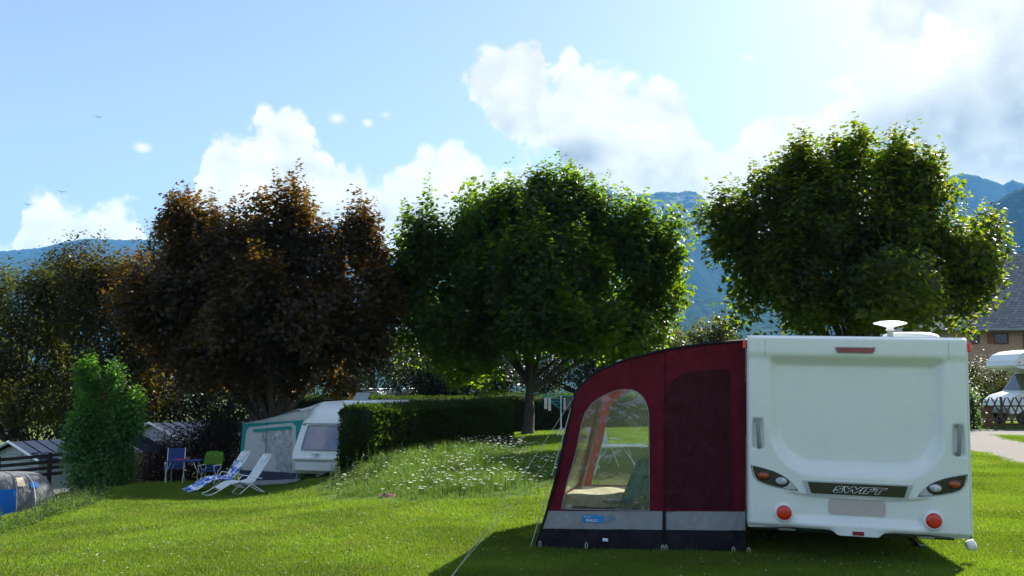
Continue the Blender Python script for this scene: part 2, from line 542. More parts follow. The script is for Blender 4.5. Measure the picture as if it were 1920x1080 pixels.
M['grey_plastic'] = pmat('grey plastic', (0.22, 0.25, 0.25), 0.5, var=0.1)
M['black_plastic'] = pmat('black plastic', (0.012, 0.013, 0.014), 0.25, var=0.1, coat=0.4)
M['silver'] = pmat('silver trim', (0.62, 0.64, 0.64), 0.25, var=0.05, metal=0.8)
M['silver_grey'] = pmat('pale grey trim', (0.42, 0.46, 0.44), 0.3, var=0.05)
M['red_lens'] = pmat('red lens', (0.80, 0.035, 0.015), 0.18, var=0.05, coat=0.6, bump=0.25, bscale=120, trans=0.2)
M['dark_red_lens'] = pmat('dark red lens', (0.22, 0.008, 0.015), 0.2, var=0.05, coat=0.6, bump=0.2, bscale=120)
M['amber_lens'] = pmat('amber lens', (0.38, 0.065, 0.010), 0.15, var=0.2, vscale=20, coat=0.6, bump=0.25, bscale=100, trans=0.15)
M['clear_lens'] = pmat('clear lens', (0.48, 0.50, 0.50), 0.12, var=0.4, vscale=30, coat=0.8, bump=0.4, bscale=70)
M['plate'] = pmat('pinkish plate', (0.52, 0.44, 0.41), 0.5, var=0.02)
M['rubber'] = pmat('rubber', (0.018, 0.018, 0.018), 0.85, var=0.2, bump=0.2)
M['steel'] = pmat('galvanised steel', (0.40, 0.42, 0.43), 0.45, var=0.15, metal=0.7)
M['burgundy'] = pmat('burgundy canvas', (0.135, 0.006, 0.018), 0.75, var=0.14, bump=0.15, bscale=500, wrinkle=0.55, trans=0.22, spec=0.25)
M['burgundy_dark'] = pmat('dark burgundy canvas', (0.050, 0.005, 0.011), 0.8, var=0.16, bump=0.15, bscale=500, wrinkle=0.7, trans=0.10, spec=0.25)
M['canvas_grey'] = pmat('grey canvas', (0.30, 0.31, 0.32), 0.75, var=0.08, bump=0.15, bscale=400, wrinkle=0.5, trans=0.15, spec=0.25)
M['canvas_navy'] = pmat('black navy canvas', (0.006, 0.006, 0.013), 0.7, var=0.2, bump=0.15, bscale=400, wrinkle=0.5, spec=0.3)
M['canvas_pale'] = pmat('pale canvas', (0.55, 0.57, 0.58), 0.8, var=0.06, bump=0.15, bscale=400, wrinkle=0.35, trans=0.2, spec=0.2)
M['canvas_teal'] = pmat('teal canvas', (0.02, 0.27, 0.27), 0.75, var=0.08, bump=0.15, bscale=400, wrinkle=0.3, trans=0.15, spec=0.2)
M['canvas_blue'] = pmat('blue canvas', (0.01, 0.13, 0.48), 0.7, var=0.06, bump=0.1, bscale=400, wrinkle=0.3, trans=0.15, spec=0.25)
M['canvas_slate'] = pmat('dark slate canvas', (0.045, 0.055, 0.085), 0.75, var=0.1, bump=0.15, bscale=400, wrinkle=0.5, spec=0.2)
M['film'] = clear_mat('clear window film', (0.84, 0.89, 0.84), 0.08, 0.08)
M['film_aged'] = clear_mat('yellowed window film', (0.82, 0.80, 0.60), 0.06, 0.12)
M['tent_grey'] = pmat('tent grey', (0.15, 0.16, 0.165), 0.8, var=0.1, bump=0.15, bscale=300, wrinkle=0.5, trans=0.12, spec=0.2)
M['film_grey'] = pmat('grey curtain film', (0.33, 0.34, 0.36), 0.35, var=0.12, wrinkle=0.9, spec=0.5)
M['rope'] = pmat('pale rope', (0.40, 0.42, 0.36), 0.8, var=0.1)
M['logo_blue'] = pmat('printed blue', (0.01, 0.22, 0.55), 0.6, var=0.05)
M['white_print'] = pmat('white print', (0.75, 0.78, 0.80), 0.6, var=0.02)
M['old_white'] = pmat('old caravan paint', (0.66, 0.69, 0.66), 0.4, var=0.03, dirt=0.15, dirtcol=(0.4, 0.4, 0.35))
M['blue_glass'] = pmat('curtained blue pane', (0.16, 0.17, 0.25), 0.08, var=0.15, vscale=3, coat=0.7)
M['dark_glass'] = pmat('dark window glass', (0.02, 0.025, 0.03), 0.06, var=0.1, coat=0.6)
M['white_metal'] = pmat('white painted tube', (0.78, 0.80, 0.80), 0.35, var=0.03)
M['sling'] = pmat('white sling fabric', (0.72, 0.76, 0.78), 0.7, var=0.05, bump=0.3, bscale=300, trans=0.2)
M['blue_fabric'] = pmat('navy blue fabric', (0.012, 0.045, 0.17), 0.75, var=0.1, bump=0.2, bscale=200, trans=0.1)
M['green_towel'] = pmat('green towel', (0.085, 0.20, 0.012), 0.9, var=0.25, vscale=10, bump=0.5, bscale=150, trans=0.2)
M['teal_towel'] = pmat('teal towel', (0.03, 0.24, 0.25), 0.9, var=0.2, vscale=10, bump=0.5, bscale=150, wrinkle=0.8, trans=0.15)
M['pink'] = pmat('pink plate', (0.55, 0.05, 0.20), 0.5)
M['beige'] = pmat('beige cloth', (0.50, 0.43, 0.31), 0.85, var=0.08, wrinkle=0.4)
M['wood_dark'] = pmat('dark stained wood', (0.028, 0.020, 0.016), 0.75, var=0.3, vscale=14, bump=0.3, bscale=40)
M['wood_orange'] = pmat('orange brown wood', (0.30, 0.12, 0.045), 0.7, var=0.25, vscale=14, bump=0.3, bscale=40)
M['wood_brown'] = pmat('brown weathered wood', (0.10, 0.062, 0.040), 0.8, var=0.3, vscale=14, bump=0.3, bscale=40)
M['shutter'] = pmat('red brown shutter', (0.22, 0.055, 0.025), 0.6, var=0.2, vscale=10)
M['cladding'] = pmat('grey cladding', (0.36, 0.38, 0.38), 0.6, var=0.08)
M['blue_roof'] = pmat('blue grey roof sheet', (0.022, 0.034, 0.065), 0.9, var=0.12, spec=0.1)
M['render'] = pmat('beige pink render', (0.40, 0.27, 0.185), 0.9, var=0.08, bump=0.3, bscale=30, dirt=0.1)
M['render_grey'] = pmat('grey wall render', (0.48, 0.42, 0.34), 0.9, var=0.1, bump=0.3, bscale=30, dirt=0.15)
M['teal_metal'] = pmat('teal coated wire', (0.02, 0.30, 0.32), 0.4, var=0.05)
M['cotton'] = pmat('white cotton', (0.70, 0.68, 0.64), 0.9, var=0.08, trans=0.25)
M['cotton_dark'] = pmat('dark striped cotton', (0.10, 0.09, 0.08), 0.9, var=0.3, trans=0.1)
M['earth'] = pmat('bare brown soil', (0.10, 0.045, 0.035), 0.95, var=0.3, vscale=10, bump=0.8, bscale=30)

def patterned(name, a, b, c, scale):
    m, T = new_mat(name)
    tc = T.n('ShaderNodeTexCoord')
    vo = T.n('ShaderNodeTexVoronoi'); vo.inputs['Scale'].default_value = scale
    T.t.links.new(tc.outputs['Object'], vo.inputs['Vector'])
    sp = T.n('ShaderNodeSeparateColor'); T.t.links.new(vo.outputs['Color'], sp.inputs[0])
    col = T.ramp(sp.outputs[0], [(0.0, a), (0.46, a), (0.5, b), (0.80, b), (0.84, c), (1, c)])
    p = T.n('ShaderNodeBsdfPrincipled'); T.t.links.new(col, p.inputs['Base Color']); p.inputs['Roughness'].default_value = 0.9
    bp = T.n('ShaderNodeBump'); bp.inputs['Strength'].default_value = 0.4; bp.inputs['Distance'].default_value = 0.01
    T.put(bp.inputs['Height'], T.noise(tc.outputs['Object'], 120, 2)); T.t.links.new(bp.outputs[0], p.inputs['Normal'])
    o = T.n('ShaderNodeOutputMaterial'); T.t.links.new(p.outputs[0], o.inputs[0])
    return m
M['towel_pattern'] = patterned('blue and white patterned towel', (0.02, 0.08, 0.42), (0.72, 0.76, 0.80), (0.25, 0.38, 0.50), 9.0)
M['bag_pattern'] = patterned('dark patterned cloth', (0.05, 0.04, 0.04), (0.35, 0.33, 0.32), (0.02, 0.02, 0.02), 26.0)

def bark_mat():
    m, T = new_mat('grey brown bark')
    tc = T.n('ShaderNodeTexCoord')
    mp = T.n('ShaderNodeMapping'); T.t.links.new(tc.outputs['Object'], mp.inputs[0]); mp.inputs['Scale'].default_value = (9, 9, 2.2)
    n = T.noise(mp.outputs[0], 2.0, 7, 0.65)
    c = T.ramp(n, [(0.3, (0.016, 0.013, 0.010)), (0.55, (0.055, 0.048, 0.038)), (0.75, (0.10, 0.092, 0.075))])
    p = T.n('ShaderNodeBsdfPrincipled'); T.t.links.new(c, p.inputs['Base Color']); p.inputs['Roughness'].default_value = 0.9
    b = T.n('ShaderNodeBump'); b.inputs['Strength'].default_value = 0.8; b.inputs['Distance'].default_value = 0.03
    T.t.links.new(n, b.inputs['Height']); T.t.links.new(b.outputs[0], p.inputs['Normal'])
    o = T.n('ShaderNodeOutputMaterial'); T.t.links.new(p.outputs[0], o.inputs[0])
    return m
M['bark'] = bark_mat()
M['leaf_green'] = leaf_mat('maple leaf', [(0.028, 0.062, 0.012), (0.045, 0.088, 0.014), (0.065, 0.105, 0.016), (0.040, 0.080, 0.020)], 0.55, (4.1, 3.8, 0.5))
M['leaf_right'] = leaf_mat('maple leaf light', [(0.026, 0.058, 0.012), (0.046, 0.085, 0.014), (0.085, 0.105, 0.018), (0.036, 0.075, 0.020)], 0.55, (4.0, 3.5, 0.5))
M['leaf_copper'] = leaf_mat('copper leaf', [(0.044, 0.026, 0.014), (0.064, 0.038, 0.014), (0.050, 0.046, 0.016), (0.040, 0.034, 0.020)], 0.48, (3.4, 2.6, 0.6), rough=0.40, spec=0.4, refl=0.8)
M['leaf_bronze'] = leaf_mat('bronze green leaf', [(0.034, 0.040, 0.012), (0.055, 0.058, 0.014), (0.045, 0.034, 0.016), (0.030, 0.046, 0.018)], 0.45, (3.2, 2.7, 0.5), refl=0.75)
M['leaf_olive'] = leaf_mat('olive leaf', [(0.040, 0.056, 0.014), (0.070, 0.082, 0.018), (0.085, 0.080, 0.022)], 0.42, (2.3, 2.3, 0.5), refl=0.75)
M['leaf_shrub'] = leaf_mat('shrub leaf', [(0.030, 0.075, 0.020), (0.048, 0.105, 0.024), (0.036, 0.085, 0.026)], 0.45, (2.4, 2.7, 0.6))
M['leaf_bright'] = leaf_mat('bright shrub leaf', [(0.050, 0.115, 0.026), (0.070, 0.150, 0.030), (0.056, 0.125, 0.034)], 0.5, (2.2, 2.4, 0.6), refl=0.8)
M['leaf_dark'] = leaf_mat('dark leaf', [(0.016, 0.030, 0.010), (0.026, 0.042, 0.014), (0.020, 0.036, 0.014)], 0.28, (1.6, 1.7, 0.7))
M['leaf_red'] = leaf_mat('dark red leaf', [(0.030, 0.012, 0.014), (0.045, 0.018, 0.016), (0.024, 0.020, 0.014)], 0.3, (2.0, 1.2, 0.8))
M['leaf_hedge'] = leaf_mat('conifer hedge sprig', [(0.022, 0.048, 0.010), (0.036, 0.070, 0.012), (0.030, 0.060, 0.014)], 0.38, (2.2, 2.2, 0.6), rough=0.6, spec=0.2)
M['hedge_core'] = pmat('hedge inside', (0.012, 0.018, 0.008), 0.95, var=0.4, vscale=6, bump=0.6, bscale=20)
M['blade'] = leaf_mat('grass blade', [(0.090, 0.158, 0.014), (0.112, 0.182, 0.016), (0.138, 0.195, 0.022), (0.100, 0.170, 0.015)], 0.50, (1.42, 1.45, 0.7), rough=0.5, spec=0.3, big=0.5, refl=1.0, dry=0.32)
M['tall_blade'] = leaf_mat('tall grass blade', [(0.070, 0.135, 0.018), (0.095, 0.165, 0.026), (0.120, 0.175, 0.036), (0.062, 0.125, 0.020)], 0.45, (1.35, 1.45, 0.8), rough=0.5, spec=0.3, big=0.6, refl=1.0, dry=0.18)
M['weed_leaf'] = leaf_mat('weed leaf', [(0.060, 0.120, 0.028), (0.090, 0.150, 0.035), (0.075, 0.130, 0.040)], 0.4, (1.5, 1.5, 0.8))
M['petal'] = leaf_mat('white umbel', [(0.72, 0.74, 0.68), (0.80, 0.80, 0.76), (0.66, 0.70, 0.58)], 0.3, (1, 1, 1), rough=0.8, spec=0.1, refl=1.0)

def ground_mat():
    m, T = new_mat('turf soil and thatch')
    g = T.n('ShaderNodeNewGeometry')
    pos = g.outputs['Position']
    a = T.noise(pos, 0.35, 5, 0.6); b = T.noise(pos, 5.0, 6, 0.65); c = T.noise(pos, 45.0, 3, 0.6)
    col = T.ramp(b, [(0.25, (0.050, 0.095, 0.012)), (0.5, (0.080, 0.135, 0.014)), (0.75, (0.115, 0.160, 0.020))])
    col = T.mix(T.sm(a, 0.42, 0.68, 0.0, 0.6), col, (0.125, 0.150, 0.022, 1))
    col = T.mix(T.sm(c, 0.35, 0.75, 0.0, 0.5), col, (0.050, 0.085, 0.012, 1))
    p = T.n('ShaderNodeBsdfPrincipled'); T.t.links.new(col, p.inputs['Base Color'])
    p.inputs['Roughness'].default_value = 0.9; p.inputs['Specular IOR Level'].default_value = 0.15
    bp = T.n('ShaderNodeBump'); bp.inputs['Strength'].default_value = 0.9; bp.inputs['Distance'].default_value = 0.04
    T.put(bp.inputs['Height'], T.m('ADD', T.noise(pos, 24, 5, 0.7), T.m('MULTIPLY', T.noise(pos, 90, 3, 0.6), 0.5)))
    T.t.links.new(bp.outputs[0], p.inputs['Normal'])
    o = T.n('ShaderNodeOutputMaterial'); T.t.links.new(p.outputs[0], o.inputs[0])
    return m
def path_mat():
    m, T = new_mat('grey gravel path')
    g = T.n('ShaderNodeNewGeometry'); pos = g.outputs['Position']
    n = T.noise(pos, 30, 6, 0.7); l = T.noise(pos, 0.9, 5, 0.6)
    col = T.ramp(n, [(0.3, (0.07, 0.065, 0.057)), (0.55, (0.115, 0.108, 0.098)), (0.8, (0.17, 0.16, 0.15))])
    col = T.mix(T.sm(l, 0.45, 0.7, 0.0, 0.5), col, (0.10, 0.09, 0.075, 1))
    p = T.n('ShaderNodeBsdfPrincipled'); T.t.links.new(col, p.inputs['Base Color']); p.inputs['Roughness'].default_value = 0.95
    bp = T.n('ShaderNodeBump'); bp.inputs['Strength'].default_value = 0.6; bp.inputs['Distance'].default_value = 0.02
    T.t.links.new(n, bp.inputs['Height']); T.t.links.new(bp.outputs[0], p.inputs['Normal'])
    o = T.n('ShaderNodeOutputMaterial'); T.t.links.new(p.outputs[0], o.inputs[0])
    return m
def mountain_mat(name, rock=0.0, meadow=0.15):
    m, T = new_mat(name)
    g = T.n('ShaderNodeNewGeometry'); pos = g.outputs['Position']
    sz = T.n('ShaderNodeSeparateXYZ'); T.t.links.new(pos, sz.inputs[0])
    n = T.noise(pos, 0.012, 8, 0.65); f = T.noise(pos, 0.06, 5, 0.7)
    col = T.ramp(f, [(0.3, (0.016, 0.030, 0.014)), (0.55, (0.032, 0.055, 0.022)), (0.8, (0.055, 0.080, 0.030))])
    col = T.mix(T.sm(n, 0.58, 0.66, 0.0, meadow), col, (0.13, 0.20, 0.05, 1))
    if rock:
        mp = T.n('ShaderNodeMapping'); T.t.links.new(pos, mp.inputs[0]); mp.inputs['Scale'].default_value = (1.0, 1.0, 0.28)
        r = T.noise(mp.outputs[0], 0.016, 8, 0.7)
        hi = T.m('MULTIPLY', T.sm(sz.outputs[2], 650, 900), T.sm(sz.outputs[2], 1150, 1000))
        k = T.m('MULTIPLY', T.sm(r, 0.47, 0.57), hi)
        col = T.mix(T.m('MULTIPLY', k, rock), col, (0.27, 0.265, 0.25, 1))
    p = T.n('ShaderNodeBsdfPrincipled'); T.t.links.new(col, p.inputs['Base Color']); p.inputs['Roughness'].default_value = 1.0; p.inputs['Specular IOR Level'].default_value = 0.0
    bp = T.n('ShaderNodeBump'); bp.inputs['Strength'].default_value = 1.0; bp.inputs['Distance'].default_value = 12.0
    T.put(bp.inputs['Height'], T.noise(pos, 0.022, 5, 0.65)); T.t.links.new(bp.outputs[0], p.inputs['Normal'])
    o = T.n('ShaderNodeOutputMaterial'); T.t.links.new(p.outputs[0], o.inputs[0])
    return m
def slate_mat():
    m, T = new_mat('grey slate roof')
    tc = T.n('ShaderNodeTexCoord')
    br = T.n('ShaderNodeTexBrick'); T.t.links.new(tc.outputs['UV'], br.inputs['Vector'])
    br.inputs['Scale'].default_value = 1.0; br.inputs['Brick Width'].default_value = 0.36; br.inputs['Row Height'].default_value = 0.24
    br.inputs['Mortar Size'].default_value = 0.018; br.inputs['Bias'].default_value = 0.0
    br.inputs['Color1'].default_value = (0.12, 0.125, 0.13, 1); br.inputs['Color2'].default_value = (0.22, 0.225, 0.23, 1); br.inputs['Mortar'].default_value = (0.04, 0.04, 0.045, 1)
    n = T.noise(tc.outputs['Object'], 0.8, 6, 0.65)
    col = T.mix(T.sm(n, 0.45, 0.7, 0.0, 0.5), br.outputs['Color'], (0.17, 0.165, 0.14, 1))
    p = T.n('ShaderNodeBsdfPrincipled'); T.t.links.new(col, p.inputs['Base Color']); p.inputs['Roughness'].default_value = 0.55
    bp = T.n('ShaderNodeBump'); bp.inputs['Strength'].default_value = 1.0; bp.inputs['Distance'].default_value = 0.03
    T.t.links.new(br.outputs['Fac'], bp.inputs['Height']); bp.invert = True
    T.t.links.new(bp.outputs[0], p.inputs['Normal'])
    o = T.n('ShaderNodeOutputMaterial'); T.t.links.new(p.outputs[0], o.inputs[0])
    return m
M['ground'] = ground_mat(); M['path'] = path_mat(); M['slate'] = slate_mat()

# ------------------------------------------------------------------ terrain
CP = []
def cp(px, py, Y): p = U(px, py, Y); CP.append((p.x, p.y, p.z))
for q in ((0, 1080, 9.6), (300, 1080, 9.3), (640, 1080, 9.0), (960, 1080, 8.9), (1300, 1060, 9.5),
          (0, 992, 15.5), (120, 950, 18.5), (200, 922, 22), (300, 905, 24.5), (345, 922, 22), (430, 928, 21.5), (470, 918, 23.5), (545, 905, 25.5), (600, 905, 25.8),
          (600, 942, 17.5), (780, 942, 15.8), (950, 937, 14.7), (640, 888, 22), (780, 850, 24), (955, 828, 29), (990, 815, 32), (900, 1000, 11.6), (500, 1000, 12.6), (250, 1010, 12.8),
          (545, 921, 22.0), (500, 930, 21), (440, 940, 20), (360, 938, 20.5), (280, 938, 20.5), (180, 945, 19.5), (560, 909, 25.6), (640, 906, 26.5), (480, 908, 25.5), (420, 968, 16.0), (600, 958, 15.5), (200, 968, 16.5)):
    cp(*q)
CP += [(0, 0, 0.15), (-6, 0, 0.0), (6, 0, 0.15), (2.6, 10.1, 0.0), (4.86, 9.6, -0.02), (0.5, 10.9, -0.06), (0.9, 13, -0.03), (5, 15.5, 0), (8, 11, 0.0), (12, 10, 0.05),
       (14, 24, 0), (18, 35, 0), (25, 45, 0.05), (8, 28, 0.05), (4, 36, 0.1), (10, 45, 0.2), (5, 60, -0.5), (30, 60, 0.3), (-5, 38, -0.6), (-9, 34, -1.0), (-12, 27, -1.25),
       (-14, 22.5, -1.30), (-12.2, 21.2, -1.24), (-11.6, 19.6, -1.22), (-13.2, 20.5, -1.28), (-15, 30, -1.9), (-20, 40, -2.4), (-12, 45, -1.8), (-22, 20, -2.4), (-16, 12, -1.6), (-25, 0, -1.5), (25, 0, 0.3), (30, 20, 0.2), (-30, 60, -4), (0, -20, 0.3), (-20, -20, -0.5), (20, -20, 0.5)]
CP = np.array(CP)
_d = np.sqrt(((CP[:, None, :2] - CP[None, :, :2]) ** 2).sum(2) + 0.6)
_n = len(CP)
_A = np.zeros((_n + 3, _n + 3)); _A[:_n, :_n] = -_d + 0.03 * np.eye(_n)
_A[:_n, _n] = 1; _A[:_n, _n + 1:] = CP[:, :2]; _A[_n:, :_n] = _A[:_n, _n:].T
_W = np.linalg.solve(_A, np.concatenate([CP[:, 2], np.zeros(3)]))
def GZ(x, y):
    """ground height"""
    x = np.asarray(x, float); y = np.asarray(y, float)
    sh = x.shape
    xf, yf = x.ravel(), y.ravel()
    z = np.zeros(len(xf))
    for k in range(0, len(xf), 40000):
        xs, ys = xf[k:k + 40000], yf[k:k + 40000]
        xc, yc = np.clip(xs, -40, 45), np.clip(ys, -25, 70)
        dd = np.sqrt((xc[:, None] - CP[None, :, 0]) ** 2 + (yc[:, None] - CP[None, :, 1]) ** 2 + 0.6)
        zz = -dd @ _W[:_n] + _W[_n] + xc * _W[_n + 1] + yc * _W[_n + 2]
        rr = np.sqrt(xs ** 2 + (ys - 20) ** 2)
        t = sstep(rr, 45, 160)
        z[k:k + 40000] = zz * (1 - t) + t * (-14 - 12 * sstep(rr, 160, 900) + fbm(xs / 90, ys / 90, 3, 5) * 6)
    z = z + 0.05 * fbm(xf / 2.2, yf / 2.2, 3, 3)
    return z.reshape(sh)
def gz(x, y): return float(GZ(np.array([x]), np.array([y]))[0])
def G(px, py, y0=5.0, y1=60.0):
    """where the sight line of a photo pixel meets the ground"""
    d = ray(px, py); d = d / d.y
    ys = np.linspace(y0, y1, 800)
    zz = GZ(d.x * ys, ys) - (EYE + d.z * ys)
    k = np.argmax(zz > 0)
    if not (zz > 0).any(): k = len(ys) - 1
    y = ys[k]
    return Vector((d.x * y, y, gz(d.x * y, y)))

def graded(a, s, n, c=0.0):
    u = np.linspace(-1, 1, n)
    return c + s * np.sinh(a * u)
gx = graded(7.6, 9.2, 236); gy = graded(7.6, 9.2, 236, 18.0)
XX, YY = np.meshgrid(gx, gy)
ZZ = GZ(XX, YY)
idx = np.arange(236 * 236).reshape(236, 236)
F = np.stack([idx[:-1, :-1], idx[:-1, 1:], idx[1:, 1:], idx[1:, :-1]], -1).reshape(-1, 4)
gnd = fast_mesh('ground', np.stack([XX, YY, ZZ], -1).reshape(-1, 3), F, M['ground'], smooth=True)
tag(gnd, kind='structure')

def ground_sheet(name, poly, mat, lift, step=0.5):
    """flat sheet over the ground inside a polygon (x,y)"""
    xs = [p[0] for p in poly]; ys = [p[1] for p in poly]
    # subdivide the outline, add inner points
    out = []
    for k in range(len(poly)):
        a, b = Vector(poly[k]), Vector(poly[(k + 1) % len(poly)])
        n = max(1, int((b - a).length / step))
        for i in range(n):
            p = a.lerp(b, i / n)
            j = 0.12 * fbm(np.array([p.x * 1.3]), np.array([p.y * 1.3]), 3, 9)[0]
            out.append(Vector((p.x + j, p.y + j * 1.5)))
    pts = list(out)
    edges = [(i, (i + 1) % len(out)) for i in range(len(out))]
    for x in np.arange(min(xs), max(xs), step * 1.5):
        for y in np.arange(min(ys), max(ys), step * 1.5): pts.append(Vector((x + random.random() * .1, y + random.random() * .1)))
    v, e, f, *_ = delaunay_2d_cdt(pts, edges, [], 1, 1e-4)
    vz = GZ(np.array([p.x for p in v]), np.array([p.y for p in v])) + lift
    mb = MB(); mb.add([(p.x, p.y, z) for p, z in zip(v, vz)], f)
    return mb.build(name, mat)
pg = lambda px, py: (lambda p: (p.x, p.y))(G(px, py, 12, 70))
PATH1 = [pg(1780, 815.5), pg(2050, 816), (40, 33.0), (40, 36), pg(1920, 806), pg(1780, 805)]
PATH2 = [pg(1700, 838), pg(1822, 846), pg(1850, 853), pg(1880, 863), pg(1905, 869), pg(1960, 872), pg(2080, 868), pg(2080, 846), pg(1980, 838), pg(1920, 830), pg(1885, 822), pg(1862, 815.8), pg(1700, 815.8)]
tag(ground_sheet('path', PATH1, M['path'], 0.014), kind='structure')
tag(ground_sheet('path', PATH2, M['path'], 0.010), kind='structure')
def inside(poly, x, y):
    c = np.zeros(x.shape, bool)
    n = len(poly)
    for i in range(n):
        x0, y0 = poly[i]; x1, y1 = poly[(i + 1) % n]
        if y0 == y1: continue
        k = ((y0 > y) != (y1 > y)) & (x < (x1 - x0) * (y - y0) / (y1 - y0) + x0)
        c ^= k
    return c

# ------------------------------------------------------------------ mountains
def mountain(name, crest, Yc, Yb, mat, seed, base=-40, rough=1.0, cols=320, rows=64, prof=1.25, teeth=10):
    px = np.linspace(crest[0][0], crest[-1][0], cols)
    py = np.interp(px, [c[0] for c in crest], [c[1] for c in crest])
    pts = [U(a, b, Yc) for a, b in zip(px, py)]
    xc = np.array([p.x for p in pts]); zc = np.array([p.z for p in pts])
    zc = zc + (fbm(xc / 260, xc * 0, 5, seed) * 60 * rough) + (vnoise(xc / 14, xc * 0, seed + 3) - 0.5) * teeth
    V = []
    for j in range(rows + 12):
        v = j / (rows - 1)
        if v <= 1:
            y = Yb + (Yc - Yb) * v
            yy = np.full(cols, y)
            g = fbm(xc / 700 + 3.1, yy / 1400, 6, seed + 11)
            gully = np.abs(fbm(xc / 420 + yy / 2600, yy / 1900, 5, seed + 21))
            z = base + (zc - base) * v ** prof + (g * 0.22 - gully * 0.35) * (zc - base) * (v * (1 - v)) * 2.2 * rough
            xo = 90 * fbm(yy / 500, xc / 500, 4, seed + 5) * (1 - v)
        else:
            t = (v - 1) * (rows - 1) / 12
            y = Yc + t * 0.35 * (Yc - Yb); yy = np.full(cols, y)
            z = zc - t * (zc - base); xo = 0
        V.append(np.stack([xc * (0.86 + 0.14 * min(v, 1)) + xo, yy, z], 1))
    V = np.concatenate(V)
    n = rows + 12
    idx = np.arange(n * cols).reshape(n, cols)
    F = np.stack([idx[:-1, :-1], idx[:-1, 1:], idx[1:, 1:], idx[1:, :-1]], -1).reshape(-1, 4)
    return tag(fast_mesh(name, V, F, mat, smooth=True), kind='structure')
mountain('mountain_ridge', [(-700, 440), (-400, 470), (-150, 478), (0, 472), (70, 465), (110, 455), (150, 447), (200, 446), (260, 450), (330, 455), (420, 458), (500, 450), (560, 432), (590, 420), (610, 417), (630, 424), (660, 446), (720, 470), (800, 520), (900, 560)],
         6200, 3400, mountain_mat('far forested slope', 0.0, 0.25), 3, rough=0.5, teeth=8)
mountain('rocky_mountain', [(600, 640), (760, 560), (900, 470), (1000, 400), (1060, 362), (1110, 349), (1140, 352), (1165, 367), (1200, 364), (1240, 359), (1275, 361), (1290, 357), (1304, 360), (1322, 374), (1334, 410), (1350, 450), (1420, 500), (1520, 520), (1640, 500)],
         5000, 2700, mountain_mat('rocky forested slope', 0.6, 0.3), 8, rough=0.45, teeth=9, prof=1.0)
mountain('wooded_mountain', [(1250, 640), (1400, 560), (1560, 470), (1680, 385), (1760, 335), (1800, 323), (1820, 324), (1845, 333), (1880, 346), (1898, 338), (1912, 342), (1940, 356), (2050, 380), (2300, 350), (2600, 420)],
         4600, 2600, mountain_mat('wooded slope', 0.0, 0.35), 15, rough=0.4, teeth=9)
mountain('wooded_hill', [(1500, 640), (1660, 560), (1760, 470), (1815, 408), (1850, 392), (1890, 366), (1925, 348), (2000, 320), (2200, 280), (2600, 330)],
         2300, 1100, mountain_mat('near wooded slope', 0.0, 0.5), 22, rough=0.5, teeth=9)
mountain('valley_slope', [(500, 660), (900, 640), (1150, 600), (1300, 560), (1400, 552), (1500, 570), (1700, 560), (2000, 600)],
         3000, 1500, mountain_mat('lower forested slope', 0.0, 0.5), 31, rough=0.5, teeth=9)

HAZE = 0.80e-4

# ------------------------------------------------------------------ vegetation
def unit(a): return a / np.maximum(np.linalg.norm(a, axis=-1, keepdims=True), 1e-9)
LEAF_MAPLE = (np.array([(0, 0, 0), (0.34, 0.02, 0.05), (0.52, 0.42, 0.0), (0.20, 0.48, 0.06), (0, 1.0, -0.06), (-0.20, 0.48, 0.06), (-0.52, 0.42, 0.0), (-0.34, 0.02, 0.05)]),
              np.array([(0, 1, 3), (1, 2, 3), (0, 3, 5), (3, 4, 5), (0, 5, 7), (7, 5, 6)]))
LEAF_OVAL = (np.array([(0, 0, 0), (0.24, 0.35, 0.05), (0.18, 0.72, 0.05), (0, 1, -0.05), (-0.18, 0.72, 0.05), (-0.24, 0.35, 0.05)]),
             np.array([(0, 1, 5), (1, 2, 4), (1, 4, 5), (2, 3, 4)]))
LEAF_BLADE = (np.array([(-0.05, 0, 0), (0.05, 0, 0), (0.045, 0.5, 0.04), (-0.045, 0.5, 0.04), (0, 1.0, -0.12)]), np.array([(0, 1, 2), (0, 2, 3), (3, 2, 4)]))
LEAF_SPRIG = (np.array([(0, 0, 0), (0.22, 0.5, 0.03), (0, 1, 0), (-0.22, 0.5, 0.03)]), np.array([(0, 1, 3), (1, 2, 3)]))

def leaves_mesh(pos, axis, nrm, size, shape):
    axis = unit(axis); side = unit(np.cross(axis, nrm)); nrm = np.cross(side, axis)
    LV, LF = shape
    V = pos[:, None, :] + size[:, None, None] * (LV[None, :, 0, None] * side[:, None, :] + LV[None, :, 1, None] * axis[:, None, :] + LV[None, :, 2, None] * nrm[:, None, :])
    n, k = len(pos), len(LV)
    Fc = LF[None] + (np.arange(n) * k)[:, None, None]
    return V.reshape(-1, 3), Fc.reshape(-1, 3)

def sample_env(env, n, g, inner=0.4):
    """points in a cloud of ellipsoids, mostly towards the outside; returns points and outward directions"""
    env = np.array(env, float)
    w = (env[:, 3] * env[:, 4] + env[:, 4] * env[:, 5] + env[:, 3] * env[:, 5]); w /= w.sum()
    P, D = [], []
    have = 0
    while have < n:
        k = g.choice(len(env), n, p=w)
        d = unit(g.normal(size=(n, 3)))
        r = np.where(g.random(n) < inner, g.random(n) ** 0.5 * 0.85, 0.82 + 0.2 * g.random(n))
        p = env[k, :3] + d * env[k, 3:] * r[:, None]
        # drop points that are deep inside another lobe
        q = np.min(np.linalg.norm((p[:, None] - env[None, :, :3]) / env[None, :, 3:], axis=2), axis=1)
        keep = (q > 0.72) | (g.random(n) < 0.35)
        nd = unit(d / env[k, 3:])
        P.append(p[keep]); D.append(nd[keep]); have += keep.sum()
    return np.concatenate(P)[:n], np.concatenate(D)[:n]

